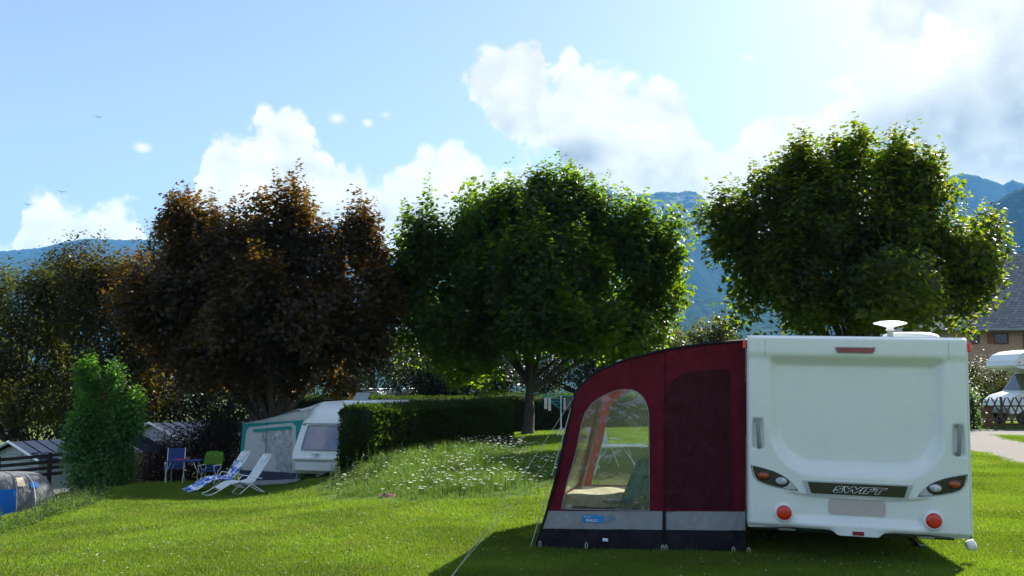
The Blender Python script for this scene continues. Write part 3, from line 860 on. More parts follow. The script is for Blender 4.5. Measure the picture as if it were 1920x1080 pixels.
def foliage(name, env, n_shoots, leaf, per, mat, seed, shape=LEAF_MAPLE, parent=None, inner=0.4, up=0.55, length=(0.35, 0.8), spire=1.0, zmin=None, droop=0.5, kind='stuff', clump=0.62, per_clump=24, spires=0.0, stretch=(0.85, 0.85, 1.25)):
    """leafy shoots gathered in clumps through the volume of the crown"""
    g = np.random.default_rng(seed)
    nc = max(6, n_shoots // per_clump)
    C, CD = sample_env(env, nc, g, inner)
    k = np.repeat(np.arange(nc), per_clump)
    dd = unit(g.normal(size=(len(k), 3)))
    rc = clump * g.uniform(0.65, 1.35, nc)
    P = C[k] + dd * (rc[k] * g.random(len(k)) ** 0.45)[:, None] * np.array(stretch) - CD[k] * (rc[k] * 0.7)[:, None]
    D = unit(dd * 0.55 + CD[k] * 0.8)
    if zmin is not None:
        q = P[:, 2] > zmin; P, D = P[q], D[q]
    n = len(P)
    top = np.clip(D[:, 2], 0, 1)
    ax = unit(D * (1 - 0.45 * top)[:, None] + np.array([0, 0, 1.0]) * (up * (0.5 + top))[:, None] + g.normal(size=(n, 3)) * 0.3)
    ln = g.uniform(*length, n) * (1 + spire * top * g.random(n))
    t = np.tile((np.arange(per) + 0.5) / per, (n, 1)) + g.normal(size=(n, per)) * 0.04
    p = P[:, None] + ax[:, None] * (ln[:, None] * t)[..., None]
    # around the shoot in opposite pairs
    ref = unit(np.cross(ax, unit(g.normal(size=(n, 3)))))
    bi = np.cross(ax, ref)
    an = (np.arange(per) * (math.pi / 2 + 0.15) + (np.arange(per) % 2) * math.pi)[None] + g.random((n, 1)) * 6.28 + g.normal(size=(n, per)) * 0.3
    rad = ref[:, None] * np.cos(an)[..., None] + bi[:, None] * np.sin(an)[..., None]
    spread = (0.10 + 0.22 * (1 - t)) * (leaf / 0.15)
    p = p + rad * spread[..., None] * 0.6
    la = unit(rad + ax[:, None] * 0.35 + np.array([0, 0, -1.0]) * droop * g.random((n, per, 1)) + g.normal(size=(n, per, 3)) * 0.25)
    nr = unit(np.array([0, 0, 1.0]) + D[:, None] * 0.5 + g.normal(size=(n, per, 3)) * 0.38)
    sz = leaf * g.uniform(0.65, 1.25, (n, per)) * (1.05 - 0.4 * t)
    if spires:
        # upright leafy shoots standing out of the top and shoulders
        cand = np.where(D[:, 2] > 0.25)[0]
        hgt = P[cand, 2] + 0.5 * g.random(len(cand))
        # highest shoot of each column of air
        cell = np.floor(P[cand, 0] / 0.45).astype(int) * 1000 + np.floor(P[cand, 1] / 0.9).astype(int)
        od = np.argsort(-hgt); _, first = np.unique(cell[od], return_index=True)
        q = cand[od[first]]; q = q[g.random(len(q)) < spires]
        m, ps = len(q), 24
        a2 = unit(np.array([0, 0, 1.0]) + D[q] * 0.35 + g.normal(size=(m, 3)) * 0.13)
        l2 = g.uniform(0.4, 1.35, m) * (0.6 + 0.4 * D[q, 2])
        t2 = np.tile(np.linspace(0.0, 1.0, ps), (m, 1))
        an2 = np.tile(np.arange(ps) // 2 * 1.57 + (np.arange(ps) % 2) * math.pi, (m, 1)) + g.random((m, 1)) * 6
        r2 = unit(np.stack([np.cos(an2), np.sin(an2), 0.25 + 0 * an2], -1))
        p2 = P[q][:, None] + a2[:, None] * (l2[:, None] * t2)[..., None] + r2 * (0.10 * (1 - 0.6 * t2))[..., None]
        p = np.concatenate([p.reshape(-1, 3), p2.reshape(-1, 3)])
        la = np.concatenate([la.reshape(-1, 3), unit(r2 + np.array([0, 0, 0.1]) + g.normal(size=r2.shape) * 0.25).reshape(-1, 3)])
        nr = np.concatenate([nr.reshape(-1, 3), unit(np.array([0, 0, 1.0]) + g.normal(size=r2.shape) * 0.35).reshape(-1, 3)])
        sz = np.concatenate([sz.ravel(), (leaf * (1.0 - 0.38 * t2) * g.uniform(0.7, 1.1, t2.shape)).ravel()])
    V, Fc = leaves_mesh(p.reshape(-1, 3), la.reshape(-1, 3), nr.reshape(-1, 3), sz.ravel(), shape)
    o = fast_mesh(name, V, Fc, mat, parent)
    if kind: o['kind'] = kind
    return o, P

def wood(name, base, fork, r0, targets, parent, g, lean=(0, 0), rt=0.02):
    """trunk with limbs that reach into the crown"""
    mb = MB()
    base = Vector(base); fork = Vector(fork)
    pts = []; rs = []
    for k in range(9):
        t = k / 8
        p = base.lerp(fork, t) + Vector((g.normal() * 0.03, g.normal() * 0.03, 0)) * (1 if 0 < k < 8 else 0)
        pts.append(p); rs.append(r0 * (1.0 - 0.35 * t) * (1 + 0.45 * max(0, 1 - t * 7)))
    pts[0] = pts[0] - Vector((0, 0, 0.15))
    mb.tube(pts, rs, 12)
    for T_ in targets:
        T_ = Vector(T_)
        a = base.lerp(fork, g.uniform(0.78, 1.0)); L = (T_ - a).length
        mid = a.lerp(T_, 0.5) + Vector((g.normal(), g.normal(), 0.4)) * L * 0.07
        n = 7; q = []; rr = []
        for k in range(n):
            t = k / (n - 1)
            q.append(a.lerp(mid, t).lerp(mid.lerp(T_, t), t)); rr.append(r0 * 0.42 * (1 - t) ** 0.9 + rt * 0.6)
        mb.tube(q, rr, 7)
        for j in range(4):
            t = g.uniform(0.35, 0.9); s = q[int(t * (n - 1))]
            e = s + (T_ - a).normalized() * L * 0.12 + Vector((np.clip(g.normal(), -1, 1), np.clip(g.normal(), -1, 1), np.clip(g.normal(), -1, 1) * 0.5)) * L * 0.16
            mb.tube([s, s.lerp(e, 0.5) + Vector((0, 0, 0.05 * L)), e], [rr[int(t * (n - 1))] * 0.6, rt * 0.8, rt * 0.35], 5)
    return mb.build(name, M['bark'], parent, smooth=True, ang=60)

def tree(name, label, base_xy, lobes, fork_h, r0, n_shoots, leaf, per, mat, seed, group=None, zmin=None, shrink=0.5, boughs=26, **kw):
    """lobes: crown as (px, py, half width px, half height px, depth offset) at the tree's distance"""
    x, y = base_xy
    z = gz(x, y)
    root = empty(name, (x, y, z), 0, label, 'tree', group)
    g = np.random.default_rng(seed)
    env = []
    for (px, py, rx, ry, dy) in lobes:
        c = U(px, py, y + dy); s = (y + dy) / FPX
        sh = lambda r: max(r - shrink, 0.4 * r)                       # the shoots stand out beyond the lobes
        env.append((c.x - x, c.y - y, c.z - z, sh(rx * s), sh(max(rx, ry) * s * 0.95), sh(ry * s)))
    # small uneven boughs that break up the outline
    big = list(env)
    for k in range(boughs):
        e = big[g.integers(len(big))]; d = unit(g.normal(size=3) + np.array([0, 0, 0.35])); r = g.uniform(0.28, 0.6)
        env.append((e[0] + d[0] * e[3] * 1.05, e[1] + d[1] * e[4] * 1.05, e[2] + d[2] * e[5] * 1.05 + g.uniform(0, 0.35), r, r, r * g.uniform(1.0, 1.8)))
    cr, P = foliage('crown', env, n_shoots, leaf, per, mat, seed, parent=root, zmin=zmin, **kw)
    tg = P[g.choice(len(P), 16)] * np.array([0.72, 0.72, 0.86])
    tg = [t for t in tg if t[2] > fork_h + 0.3]
    wood('trunk', (0, 0, 0), (0.1, 0, fork_h), r0, tg, root, g)
    return root

# distances of the big trees
YM = 32.0
bm = G(990, 815, 26, 45)
tree('maple_tree', 'spreading green maple with pale trunk at the end of the clipped hedge', (bm.x, bm.y),
     [(1000, 444, 120, 95, 0), (900, 464, 95, 85, 0.3), (1090, 444, 85, 80, 0), (850, 500, 95, 80, -0.3), (980, 540, 170, 110, 0), (1130, 520, 110, 90, 0), (1225, 480, 58, 56, 0.3),
      (1225, 560, 95, 70, 0.3), (800, 560, 95, 105, 0), (790, 640, 90, 62, 0), (765, 490, 52, 62, 0), (1150, 620, 120, 60, 0), (1250, 610, 70, 45, 0), (1060, 620, 200, 60, -0.5), (860, 640, 110, 60, 0), (900, 685, 110, 36, 0), (960, 394, 60, 50, 0), (1060, 394, 66, 52, 0), (1262, 454, 24, 30, 0.3), (1270, 530, 50, 30, 0), (880, 419, 50, 45, 0), (930, 430, 90, 70, 0.4), (858, 402, 52, 56, 0), (800, 440, 50, 60, 0), (1095, 405, 84, 70, 0), (1135, 440, 74, 72, 0.2), (1000, 530, 130, 100, 1.4), (1010, 520, 130, 100, -1.3), (1180, 500, 80, 70, 0), (1040, 425, 90, 70, -0.3)],
     1.9, 0.21, 7300, 0.235, 11, M['leaf_green'], 11, spires=0.9, inner=0.42, up=0.9, clump=0.72, per_clump=34)
tree('maple_tree', 'dense rounded green maple standing behind the white caravan', (U(1615, 800, 29).x, 29.0),
     [(1500, 347, 80, 62, 0), (1575, 317, 62, 60, 0), (1400, 402, 70, 62, 0), (1360, 470, 55, 70, 0), (1690, 357, 62, 62, 0), (1755, 392, 56, 62, 0), (1560, 420, 150, 110, 0), (1700, 470, 130, 95, 0), (1400, 500, 85, 85, 0.3), (1480, 530, 130, 90, 0),
      (1620, 560, 190, 75, -0.5), (1800, 500, 56, 76, 0), (1845, 545, 46, 52, 0), (1770, 580, 90, 44, 0), (1390, 575, 62, 50, 0), (1842, 452, 28, 36, 0), (1500, 460, 100, 85, 0.8), (1640, 470, 110, 80, 0.8), (1876, 520, 26, 34, 0)],
     2.2, 0.22, 6000, 0.215, 11, M['leaf_right'], 12, spires=0.9, inner=0.42, up=0.9, clump=0.72, per_clump=34)
tree('copper_maple_tree', 'tall copper-leaved maple behind the grey awning of the old caravan', (U(505, 800, 31).x, 31.0),
     [(520, 464, 85, 70, 0), (400, 460, 80, 70, 0), (600, 480, 80, 60, 0), (470, 530, 140, 100, 0), (620, 570, 100, 90, 0), (350, 540, 75, 110, 0.3), (690, 500, 52, 64, 0), (300, 610, 60, 90, 0), (500, 620, 190, 80, -0.3), (660, 640, 80, 60, 0), (430, 690, 130, 48, 0), (640, 695, 80, 42, 0), (540, 700, 90, 36, 0.6), (350, 444, 32, 45, 0), (550, 419, 40, 42, 0), (470, 419, 40, 40, 0), (705, 610, 56, 80, 0), (715, 540, 44, 60, 0), (330, 660, 90, 60, 0), (400, 450, 64, 54, 0), (335, 490, 50, 60, 0), (640, 470, 66, 50, 0), (465, 435, 76, 54, 0.2), (560, 440, 60, 50, 0), (250, 560, 60, 80, 0)],
     1.5, 0.20, 6300, 0.215, 11, M['leaf_copper'], 13, spires=0.9, inner=0.42, up=0.9, clump=0.72, per_clump=34)
LG = 'dark trees along the left edge'
tree('broadleaf_tree', 'dark bronze-green tree left of the copper maple', (U(225, 800, 35).x, 35.0),
     [(225, 535, 74, 64, 0), (170, 570, 64, 70, 0), (280, 560, 60, 90, 0), (220, 640, 120, 90, 0), (320, 640, 70, 90, 0.5), (200, 740, 130, 80, 0), (300, 500, 40, 50, 0), (150, 520, 40, 46, 0)],
     2.0, 0.19, 3200, 0.20, 10, M['leaf_bronze'], 14, shape=LEAF_OVAL, group=LG, spires=0.4)
tree('broadleaf_tree', 'olive-green tree at the far left edge of the picture', (U(20, 800, 36).x, 36.0),
     [(20, 575, 90, 60, 0), (110, 585, 60, 60, 0), (-70, 590, 90, 80, 0), (90, 600, 70, 80, 0), (20, 680, 140, 90, 0), (60, 760, 130, 60, 0), (-100, 690, 90, 110, 0)],
     2.0, 0.19, 3700, 0.20, 10, M['leaf_olive'], 15, shape=LEAF_OVAL, group=LG, spires=0.3)
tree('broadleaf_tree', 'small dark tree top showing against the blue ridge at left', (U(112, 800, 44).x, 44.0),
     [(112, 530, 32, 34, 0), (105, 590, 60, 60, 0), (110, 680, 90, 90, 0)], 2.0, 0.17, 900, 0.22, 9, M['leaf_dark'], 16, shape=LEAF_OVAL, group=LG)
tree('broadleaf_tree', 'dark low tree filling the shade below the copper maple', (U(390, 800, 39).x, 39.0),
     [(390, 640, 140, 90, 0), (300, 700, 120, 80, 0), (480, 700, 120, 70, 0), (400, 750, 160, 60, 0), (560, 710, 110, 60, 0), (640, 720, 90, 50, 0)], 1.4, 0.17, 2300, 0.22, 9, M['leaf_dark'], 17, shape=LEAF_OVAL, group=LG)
BG = 'trees behind the campsite'
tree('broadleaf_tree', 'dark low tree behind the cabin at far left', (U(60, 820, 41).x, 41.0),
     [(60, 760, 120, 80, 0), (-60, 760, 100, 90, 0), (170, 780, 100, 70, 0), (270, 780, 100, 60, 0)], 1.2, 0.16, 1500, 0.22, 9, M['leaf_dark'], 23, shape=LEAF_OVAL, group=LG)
tree('broadleaf_tree', 'sunlit olive tree top just above the burgundy awning roof', (U(1260, 760, 62).x, 62.0),
     [(1260, 650, 80, 36, 0), (1200, 660, 70, 40, 0), (1330, 648, 50, 26, 0), (1290, 690, 130, 40, 0)], 2.0, 0.2, 1500, 0.30, 9, M['leaf_olive'], 18, shape=LEAF_OVAL, group=BG)
tree('broadleaf_tree', 'pale sunlit tree in the gap between the two maples beyond the awning', (U(1372, 760, 66).x, 66.0),
     [(1372, 645, 40, 24, 0), (1400, 680, 80, 40, 0)], 2.0, 0.2, 600, 0.30, 9, M['leaf_olive'], 19, shape=LEAF_OVAL, group=BG)
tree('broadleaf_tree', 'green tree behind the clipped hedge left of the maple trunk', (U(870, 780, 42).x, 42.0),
     [(870, 680, 80, 56, 0), (780, 690, 90, 56, 0), (940, 700, 60, 50, 0), (860, 730, 120, 40, 0)], 1.6, 0.17, 1700, 0.22, 9, M['leaf_dark'], 20, shape=LEAF_OVAL, group=BG)  # dark leaf colour stands in for shade under the maple crown
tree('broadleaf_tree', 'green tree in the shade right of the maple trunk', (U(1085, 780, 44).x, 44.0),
     [(1085, 690, 80, 54, 0), (1020, 700, 70, 56, 0), (1160, 690, 70, 50, 0), (1240, 690, 80, 40, 0)], 1.6, 0.17, 1300, 0.22, 9, M['leaf_dark'], 21, shape=LEAF_OVAL, group=BG)  # shade beneath the maple is put into the dark leaf colour
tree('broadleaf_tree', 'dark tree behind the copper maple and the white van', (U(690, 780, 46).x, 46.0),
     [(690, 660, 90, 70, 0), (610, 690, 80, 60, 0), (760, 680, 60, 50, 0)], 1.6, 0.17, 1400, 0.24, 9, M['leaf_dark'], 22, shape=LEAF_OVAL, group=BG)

def shrub(name, label, base, lobes, n, leaf, per, mat, seed, shape=LEAF_OVAL, stems=5, group=None, cat='shrub', **kw):
    """lobes in metres relative to the base"""
    root = empty(name, base, 0, label, cat, group)
    g = np.random.default_rng(seed)
    cr, P = foliage('foliage', lobes, n, leaf, per, mat, seed, shape, parent=root, zmin=0.02, clump=kw.pop('clump', 0.26), per_clump=14, **kw)
    mb = MB()
    for k in range(stems):
        t = Vector(P[g.integers(len(P))]) * 0.85
        s = Vector((g.normal() * 0.08, g.normal() * 0.08, -0.05))
        mb.tube([s, s.lerp(t, 0.5) + Vector((0, 0, 0.1)), t], [0.03, 0.02, 0.008], 6)
    mb.build('stem', M['bark'], root, smooth=True)
    return root
b = U(185, 915, 24.0); b.z = gz(b.x, b.y) - 0.05
shrub('tall_shrub', 'tall bright green shrub with two upright shoots beside the wooden rail fence', b,
      [(0, 0, 0.75, 0.80, 0.7, 0.75), (-0.35, 0, 1.5, 0.5, 0.45, 0.6), (0.42, 0, 1.55, 0.45, 0.4, 0.6), (0.80, 0, 1.95, 0.22, 0.25, 0.6), (-0.70, 0, 1.2, 0.3, 0.3, 0.55)] + 3 * [(-0.45, 0, 2.55, 0.13, 0.14, 0.72), (0.28, 0, 2.5, 0.12, 0.13, 0.66)],
      1500, 0.135, 10, M['leaf_bright'], 31, up=1.1, length=(0.18, 0.48), clump=0.19, spires=0.0, spire=0.4)
b = G(140, 918, 18, 30)
shrub('laurel_bush', 'small glossy light green bush at the foot of the tall shrub', b, [(0, 0, 0.3, 0.36, 0.3, 0.36)], 150, 0.12, 9, M['leaf_shrub'], 32)
b = G(205, 912, 18, 30)
shrub('laurel_bush', 'low dull green bush right of the tall shrub foot', b, [(0, 0, 0.32, 0.48, 0.35, 0.36), (0.35, 0.1, 0.4, 0.4, 0.3, 0.4)], 260, 0.10, 9, M['leaf_dark'], 33)
b = U(352, 880, 28.2); b.z = gz(b.x, b.y) - 0.05
shrub('dark_shrub', 'dark reddish shrub behind the blue camping table', b, [(0, 0, 0.8, 1.0, 0.7, 0.85), (0.75, 0, 0.75, 0.8, 0.6, 0.75), (-0.7, 0, 0.6, 0.6, 0.5, 0.6)], 900, 0.11, 10, M['leaf_red'], 34)
b = U(412, 870, 29.5); b.z = gz(b.x, b.y) - 0.05
shrub('dark_shrub', 'leafy dark green shrub against the left edge of the grey awning', b, [(0, 0, 1.0, 0.8, 0.6, 1.0), (0.1, 0, 1.7, 0.5, 0.4, 0.6)], 700, 0.12, 10, M['leaf_dark'], 35)
b = U(288, 892, 26.0); b.z = gz(b.x, b.y) - 0.05
shrub('dark_shrub', 'low dark red shrub in front of the cabin deck', b, [(0, 0, 0.45, 0.5, 0.4, 0.45), (0.4, 0, 0.6, 0.4, 0.4, 0.5)], 320, 0.10, 9, M['leaf_red'], 36)
b = U(1838, 770, 38.0); b.z = gz(b.x, b.y) - 0.05
shrub('garden_shrub', 'dark green shrub between the caravan and the lattice fence', b, [(-0.55, 0, 0.9, 0.5, 0.5, 0.85), (-1.0, 0, 0.8, 0.6, 0.5, 0.75)], 520, 0.13, 9, M['leaf_shrub'], 37)
b = U(1855, 720, 50.0); b.z = gz(b.x, b.y)
shrub('garden_shrub', 'pale leafy bush in front of the beige house wall', b, [(0, 0, 2.0, 1.5, 0.8, 0.85), (1.2, 0, 2.2, 1.0, 0.8, 0.7), (-1.0, 0, 1.7, 0.9, 0.7, 0.7), (0.1, 0, 0.9, 0.7, 0.5, 0.8)], 600, 0.17, 9, M['leaf_olive'], 38)

def hedge(name, label, a, b, h, w, n, seed, lush=None, sprig=0.066):
    """clipped hedge between two ground points"""
    a = Vector(a); b = Vector(b)
    L = (Vector((b.x - a.x, b.y - a.y))).length
    ang = math.atan2(b.y - a.y, b.x - a.x)
    mid = (a + b) / 2
    root = empty(name, (mid.x, mid.y, mid.z), ang, label, 'hedge')
    g = np.random.default_rng(seed)
    def surf(u, t):
        """u along -1..1, t round the cross-section 0..1 (front bottom, top, back bottom)"""
        x = u * L / 2
        zb = (a.z + (b.z - a.z) * (u + 1) / 2) - mid.z - 0.05
        top = (max(a.z, b.z) - mid.z) * 0.75 + h + 0.06 + 0.22 * fbm(x * 0.9, x * 0 + seed, 4, seed)
        hh = top - zb
        per = 2 * hh + w; s = t * per
        wob = 0.10 * fbm(x * 1.5 + 7, s * 1.5, 3, seed + 2)
        y = np.where(s < hh, -w / 2 - wob, np.where(s < hh + w, -w / 2 + (s - hh), w / 2 + wob))
        z = np.where(s < hh, zb + s, np.where(s < hh + w, top + wob * 0.6, top - (s - hh - w)))
        # rounded shoulders
        edge = np.minimum(np.abs(s - hh), np.abs(s - hh - w))
        z = z - 0.10 * np.exp(-(edge / 0.12) ** 2)
        nx = 0 * u
        ny = np.where(s < hh, -1.0, np.where(s < hh + w, 0.0, 1.0)); nz = np.where((s >= hh) & (s < hh + w), 1.0, 0.15)
        return np.stack([x, y, z], -1), np.stack([nx, ny, nz], -1)
    uu, tt = np.meshgrid(np.linspace(-1, 1, max(8, int(L * 4))), np.linspace(0, 1, 26))
    P, _ = surf(uu, tt)
    P = P * np.array([0.985, 0.86, 1.0]) - np.array([0, 0, 0.05])
    mb = MB(); mb.sheet([[tuple(q) for q in row] for row in P])
    nr = P.shape[1]
    mb.add([tuple(q) for q in P[:, 0]], [tuple(range(26))]); mb.add([tuple(q) for q in P[:, -1]], [tuple(range(26))])
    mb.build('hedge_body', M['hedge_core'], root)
    ne = int(n * 0.12)
    u = g.uniform(-1, 1, n); t = g.random(n)
    p, nn = surf(u, t)
    # ends
    ue = np.where(g.random(ne) < 0.5, -1.0, 1.0); te = g.random(ne)
    pe, _ = surf(ue, te); pe[:, 1] *= g.random(ne) * 1.0
    pe[:, 2] = pe[:, 2] - (pe[:, 2] - pe[:, 2].min()) * g.random(ne) * 0.95
    p = np.concatenate([p, pe]); nn = np.concatenate([nn, np.stack([ue, 0 * ue, 0.2 + 0 * ue], -1)])
    m = len(p)
    ax = unit(nn + np.array([0, 0, 0.55]) + g.normal(size=(m, 3)) * 0.5)
    nr = unit(g.normal(size=(m, 3)) + nn * 0.6)
    p = p - nn * (g.random((m, 1)) * 0.08)
    V, Fc = leaves_mesh(p, ax, nr, sprig * g.uniform(0.6, 1.6, m) * (1 + 0.8 * (g.random(m) > 0.96)), LEAF_SPRIG)
    o = fast_mesh('foliage', V, Fc, M['leaf_hedge'], root); o['kind'] = 'stuff'
    return root
ha = U(664, 884, 22.6); hb = U(935, 826, 28.2)
ha.z = gz(ha.x, ha.y); hb.z = gz(hb.x, hb.y)
hedge('clipped_hedge', 'long clipped green hedge in front of the old caravan', ha, hb, U(800, 760, 25).z - max(ha.z, hb.z) * 0.75 - (ha.z + hb.z) / 2 * 0.25, 1.1, 56000, 41)
a_ = Vector((U(520, 780, 37).x, 37.5, 0)); b_ = Vector((U(885, 780, 37).x, 37.0, 0)); a_.z = gz(a_.x, a_.y); b_.z = gz(b_.x, b_.y)
hedge('back_hedge', 'low sunlit clipped hedge behind the old caravan roof', a_, b_, U(700, 741, 37).z - b_.z, 1.0, 22000, 42)
a_ = Vector((U(880, 780, 39).x, 39.5, 0)); b_ = Vector((U(1420, 780, 40).x, 40, 0)); a_.z = gz(a_.x, a_.y); b_.z = gz(b_.x, b_.y)
hedge('back_hedge', 'dark clipped hedge behind the clothes airer', a_, b_, U(1050, 741, 39).z - b_.z, 1.2, 26000, 43)

# ------------------------------------------------------------------ grass
def grass_source(name, n, spread, h, w, mat, seed, lean=0.5):
    g = np.random.default_rng(seed)
    p = np.stack([g.uniform(-spread, spread, n), g.uniform(-spread, spread, n), np.zeros(n) - 0.005], 1)
    ax = unit(np.stack([g.normal(size=n) * lean, g.normal(size=n) * lean, np.ones(n)], 1))
    nr = unit(g.normal(size=(n, 3)) * np.array([1, 1, 0.2]))
    sz = h * g.uniform(0.45, 1.2, n)
    axn = unit(ax); side = unit(np.cross(axn, nr)); up = np.cross(side, axn)
    LV = np.array([(-0.5, 0, 0), (0.5, 0, 0), (0.38, 0.55, 0.10), (-0.38, 0.55, 0.10), (0, 1.0, 0.34)])
    V = p[:, None] + LV[None, :, 0, None] * w * side[:, None] + sz[:, None, None] * (LV[None, :, 1, None] * axn[:, None] + LV[None, :, 2, None] * up[:, None])
    Fc = np.array([(0, 1, 2), (0, 2, 3), (3, 2, 4)])[None] + (np.arange(n) * 5)[:, None, None]
    o = fast_mesh(name, V.reshape(-1, 3), Fc.reshape(-1, 3), mat)
    COL.objects.unlink(o)
    return o
def scatter(name, pts, scl, sources, label, cat, seed, zrot=True):
    """one object: the sources set out on points by geometry nodes"""
    g = np.random.default_rng(seed)
    me = bpy.data.meshes.new(name)
    me.vertices.add(len(pts)); me.vertices.foreach_set('co', np.ascontiguousarray(pts, np.float32).ravel())
    a = me.attributes.new('scl', 'FLOAT', 'POINT'); a.data.foreach_set('value', scl.astype(np.float32))
    a = me.attributes.new('rot', 'FLOAT_VECTOR', 'POINT')
    rt = np.stack([np.zeros(len(pts)), np.zeros(len(pts)), g.uniform(0, 6.28, len(pts))], 1)
    a.data.foreach_set('vector', rt.astype(np.float32).ravel())
    a = me.attributes.new('pick', 'INT', 'POINT'); a.data.foreach_set('value', g.integers(0, len(sources), len(pts)).astype(np.int32))
    o = bpy.data.objects.new(name, me); COL.objects.link(o)
    cl = bpy.data.collections.new(name + '_source')
    for s in sources: cl.objects.link(s)
    nt = bpy.data.node_groups.new(name, 'GeometryNodeTree')
    nt.interface.new_socket('Geometry', in_out='INPUT', socket_type='NodeSocketGeometry')
    nt.interface.new_socket('Geometry', in_out='OUTPUT', socket_type='NodeSocketGeometry')
    N = nt.nodes; L = nt.links
    gi = N.new('NodeGroupInput'); go = N.new('NodeGroupOutput')
    ci = N.new('GeometryNodeCollectionInfo'); ci.inputs['Collection'].default_value = cl
    ci.inputs['Separate Children'].default_value = True; ci.inputs['Reset Children'].default_value = True
    ip = N.new('GeometryNodeInstanceOnPoints'); ip.inputs['Pick Instance'].default_value = True
    def named(nm, ty):
        q = N.new('GeometryNodeInputNamedAttribute'); q.data_type = ty; q.inputs['Name'].default_value = nm
        return q.outputs['Attribute']
    L.new(gi.outputs[0], ip.inputs['Points']); L.new(ci.outputs[0], ip.inputs['Instance'])
    L.new(named('pick', 'INT'), ip.inputs['Instance Index'])
    L.new(named('rot', 'FLOAT_VECTOR'), ip.inputs['Rotation'])
    L.new(named('scl', 'FLOAT'), ip.inputs['Scale'])
    L.new(ip.outputs[0], go.inputs[0])
    md = o.modifiers.new('scatter', 'NODES'); md.node_group = nt
    return tag(o, label, cat, None, 'stuff')

# the unmown bank with wild flowers
BANK = [(lambda p: (p.x, p.y))(G(*q)) for q in ((590, 930), (600, 905), (640, 880), (700, 862), (760, 842), (830, 836), (900, 832), (960, 836), (1010, 850), (1040, 872), (1045, 905), (1010, 930), (950, 938), (860, 940), (780, 944), (700, 940), (630, 942))]
WEEDS = [(lambda p: (p.x, p.y))(G(*q)) for q in ((-60, 1008), (0, 988), (60, 968), (110, 950), (150, 930), (190, 918), (205, 930), (180, 948), (130, 968), (70, 985), (20, 1000), (-40, 1022))]
g = np.random.default_rng(51)
# lawn points: denser near the camera
px = []; 
N_ = 26000
yy = 7.6 + 36 * g.random(N_) ** 1.7
xx = (g.random(N_) * 2 - 1) * (0.62 * yy + 0.5)
keep = ~(inside(PATH1, xx, yy) | inside(PATH2, xx, yy) | inside(BANK, xx, yy))
xx, yy = xx[keep], yy[keep]
pts = np.stack([xx, yy, GZ(xx, yy)], 1)
src = [grass_source('grass_patch', 190, 0.21, 0.044, 0.0075, M['blade'], 60 + k, 0.5) for k in range(5)]
scatter('lawn_grass', pts, (0.75 + 0.5 * g.random(len(xx))) * (1 + 0.010 * yy), src, 'short mown grass of the sloping lawn', 'grass', 52)
def in_poly_pts(poly, n, g):
    P = np.array(poly); lo, hi = P.min(0), P.max(0)
    x = g.uniform(lo[0], hi[0], n * 4); y = g.uniform(lo[1], hi[1], n * 4)
    k = inside(poly, x, y)
    return x[k][:n], y[k][:n]
tall = [grass_source('tall_patch', 60, 0.20, 0.30, 0.010, M['tall_blade'], 70 + k, 0.35) for k in range(4)]
x1, y1 = in_poly_pts(BANK, 2600, g); x2, y2 = in_poly_pts(WEEDS, 420, g)
x = np.concatenate([x1, x2]); y = np.concatenate([y1, y2])
def rim(poly, x, y):
    d = np.full(len(x), 9.0)
    for i in range(len(poly)):
        a, b = np.array(poly[i]), np.array(poly[(i + 1) % len(poly)]); ab = b - a
        t = np.clip(((x - a[0]) * ab[0] + (y - a[1]) * ab[1]) / (ab @ ab), 0, 1)
        d = np.minimum(d, np.hypot(x - a[0] - t * ab[0], y - a[1] - t * ab[1]))
    return d
fade = np.concatenate([0.25 + 0.75 * sstep(rim(BANK, x1, y1) + 0.8 * fbm(x1, y1, 3, 5), 0.0, 1.6), 0.35 + 0.5 * sstep(rim(WEEDS, x2, y2), 0, 0.5)])
scatter('tall_grass', np.stack([x, y, GZ(x, y)], 1), (0.35 + 0.75 * g.random(len(x)) ** 1.5) * fade, tall, 'uncut tall grass on the flowering bank and lawn edge', 'grass', 53)
# leafy weeds
def weeds_mesh(name, xs, ys, hs, g, mat):
    P, A, Nn, S = [], [], [], []
    mb = MB()
    for x, y, h in zip(xs, ys, hs):
        z = gz(x, y)
        top = Vector((x + g.normal() * 0.06, y + g.normal() * 0.06, z + h))
        mb.tube([(x, y, z - 0.02), top], [0.005, 0.002], 3, False)
        k = int(8 + h * 26)
        for i in range(k):
            t = (i + 0.5) / k; an = i * 2.4 + g.random()
            P.append(Vector((x, y, z)).lerp(top, t)); A.append((math.cos(an), math.sin(an), 0.5)); Nn.append((g.normal() * 0.3, g.normal() * 0.3, 1)); S.append(0.11 * (1.1 - 0.75 * t) * g.uniform(0.6, 1.2))
    V, Fc = leaves_mesh(np.array(P), np.array(A), np.array(Nn, float), np.array(S), LEAF_OVAL)
    o = fast_mesh(name, V, Fc, mat); mb.build('stem', M['weed_leaf'], o)['kind'] = 'stuff'
    return o
xw, yw = in_poly_pts([pgp for pgp in [(lambda p: (p.x, p.y))(G(*q)) for q in ((600, 925), (620, 895), (660, 872), (720, 850), (780, 838), (800, 850), (740, 880), (690, 910), (650, 932))]], 170, g)
x2, y2 = in_poly_pts(WEEDS, 130, g)
tag(weeds_mesh('weeds', np.concatenate([xw, x2]), np.concatenate([yw, y2]), np.concatenate([g.uniform(0.2, 0.62, len(xw)), g.uniform(0.12, 0.42, len(x2))]), g, M['weed_leaf']),
    'leafy green weeds in front of the hedge and along the lawn edge', 'weeds', None, 'stuff')
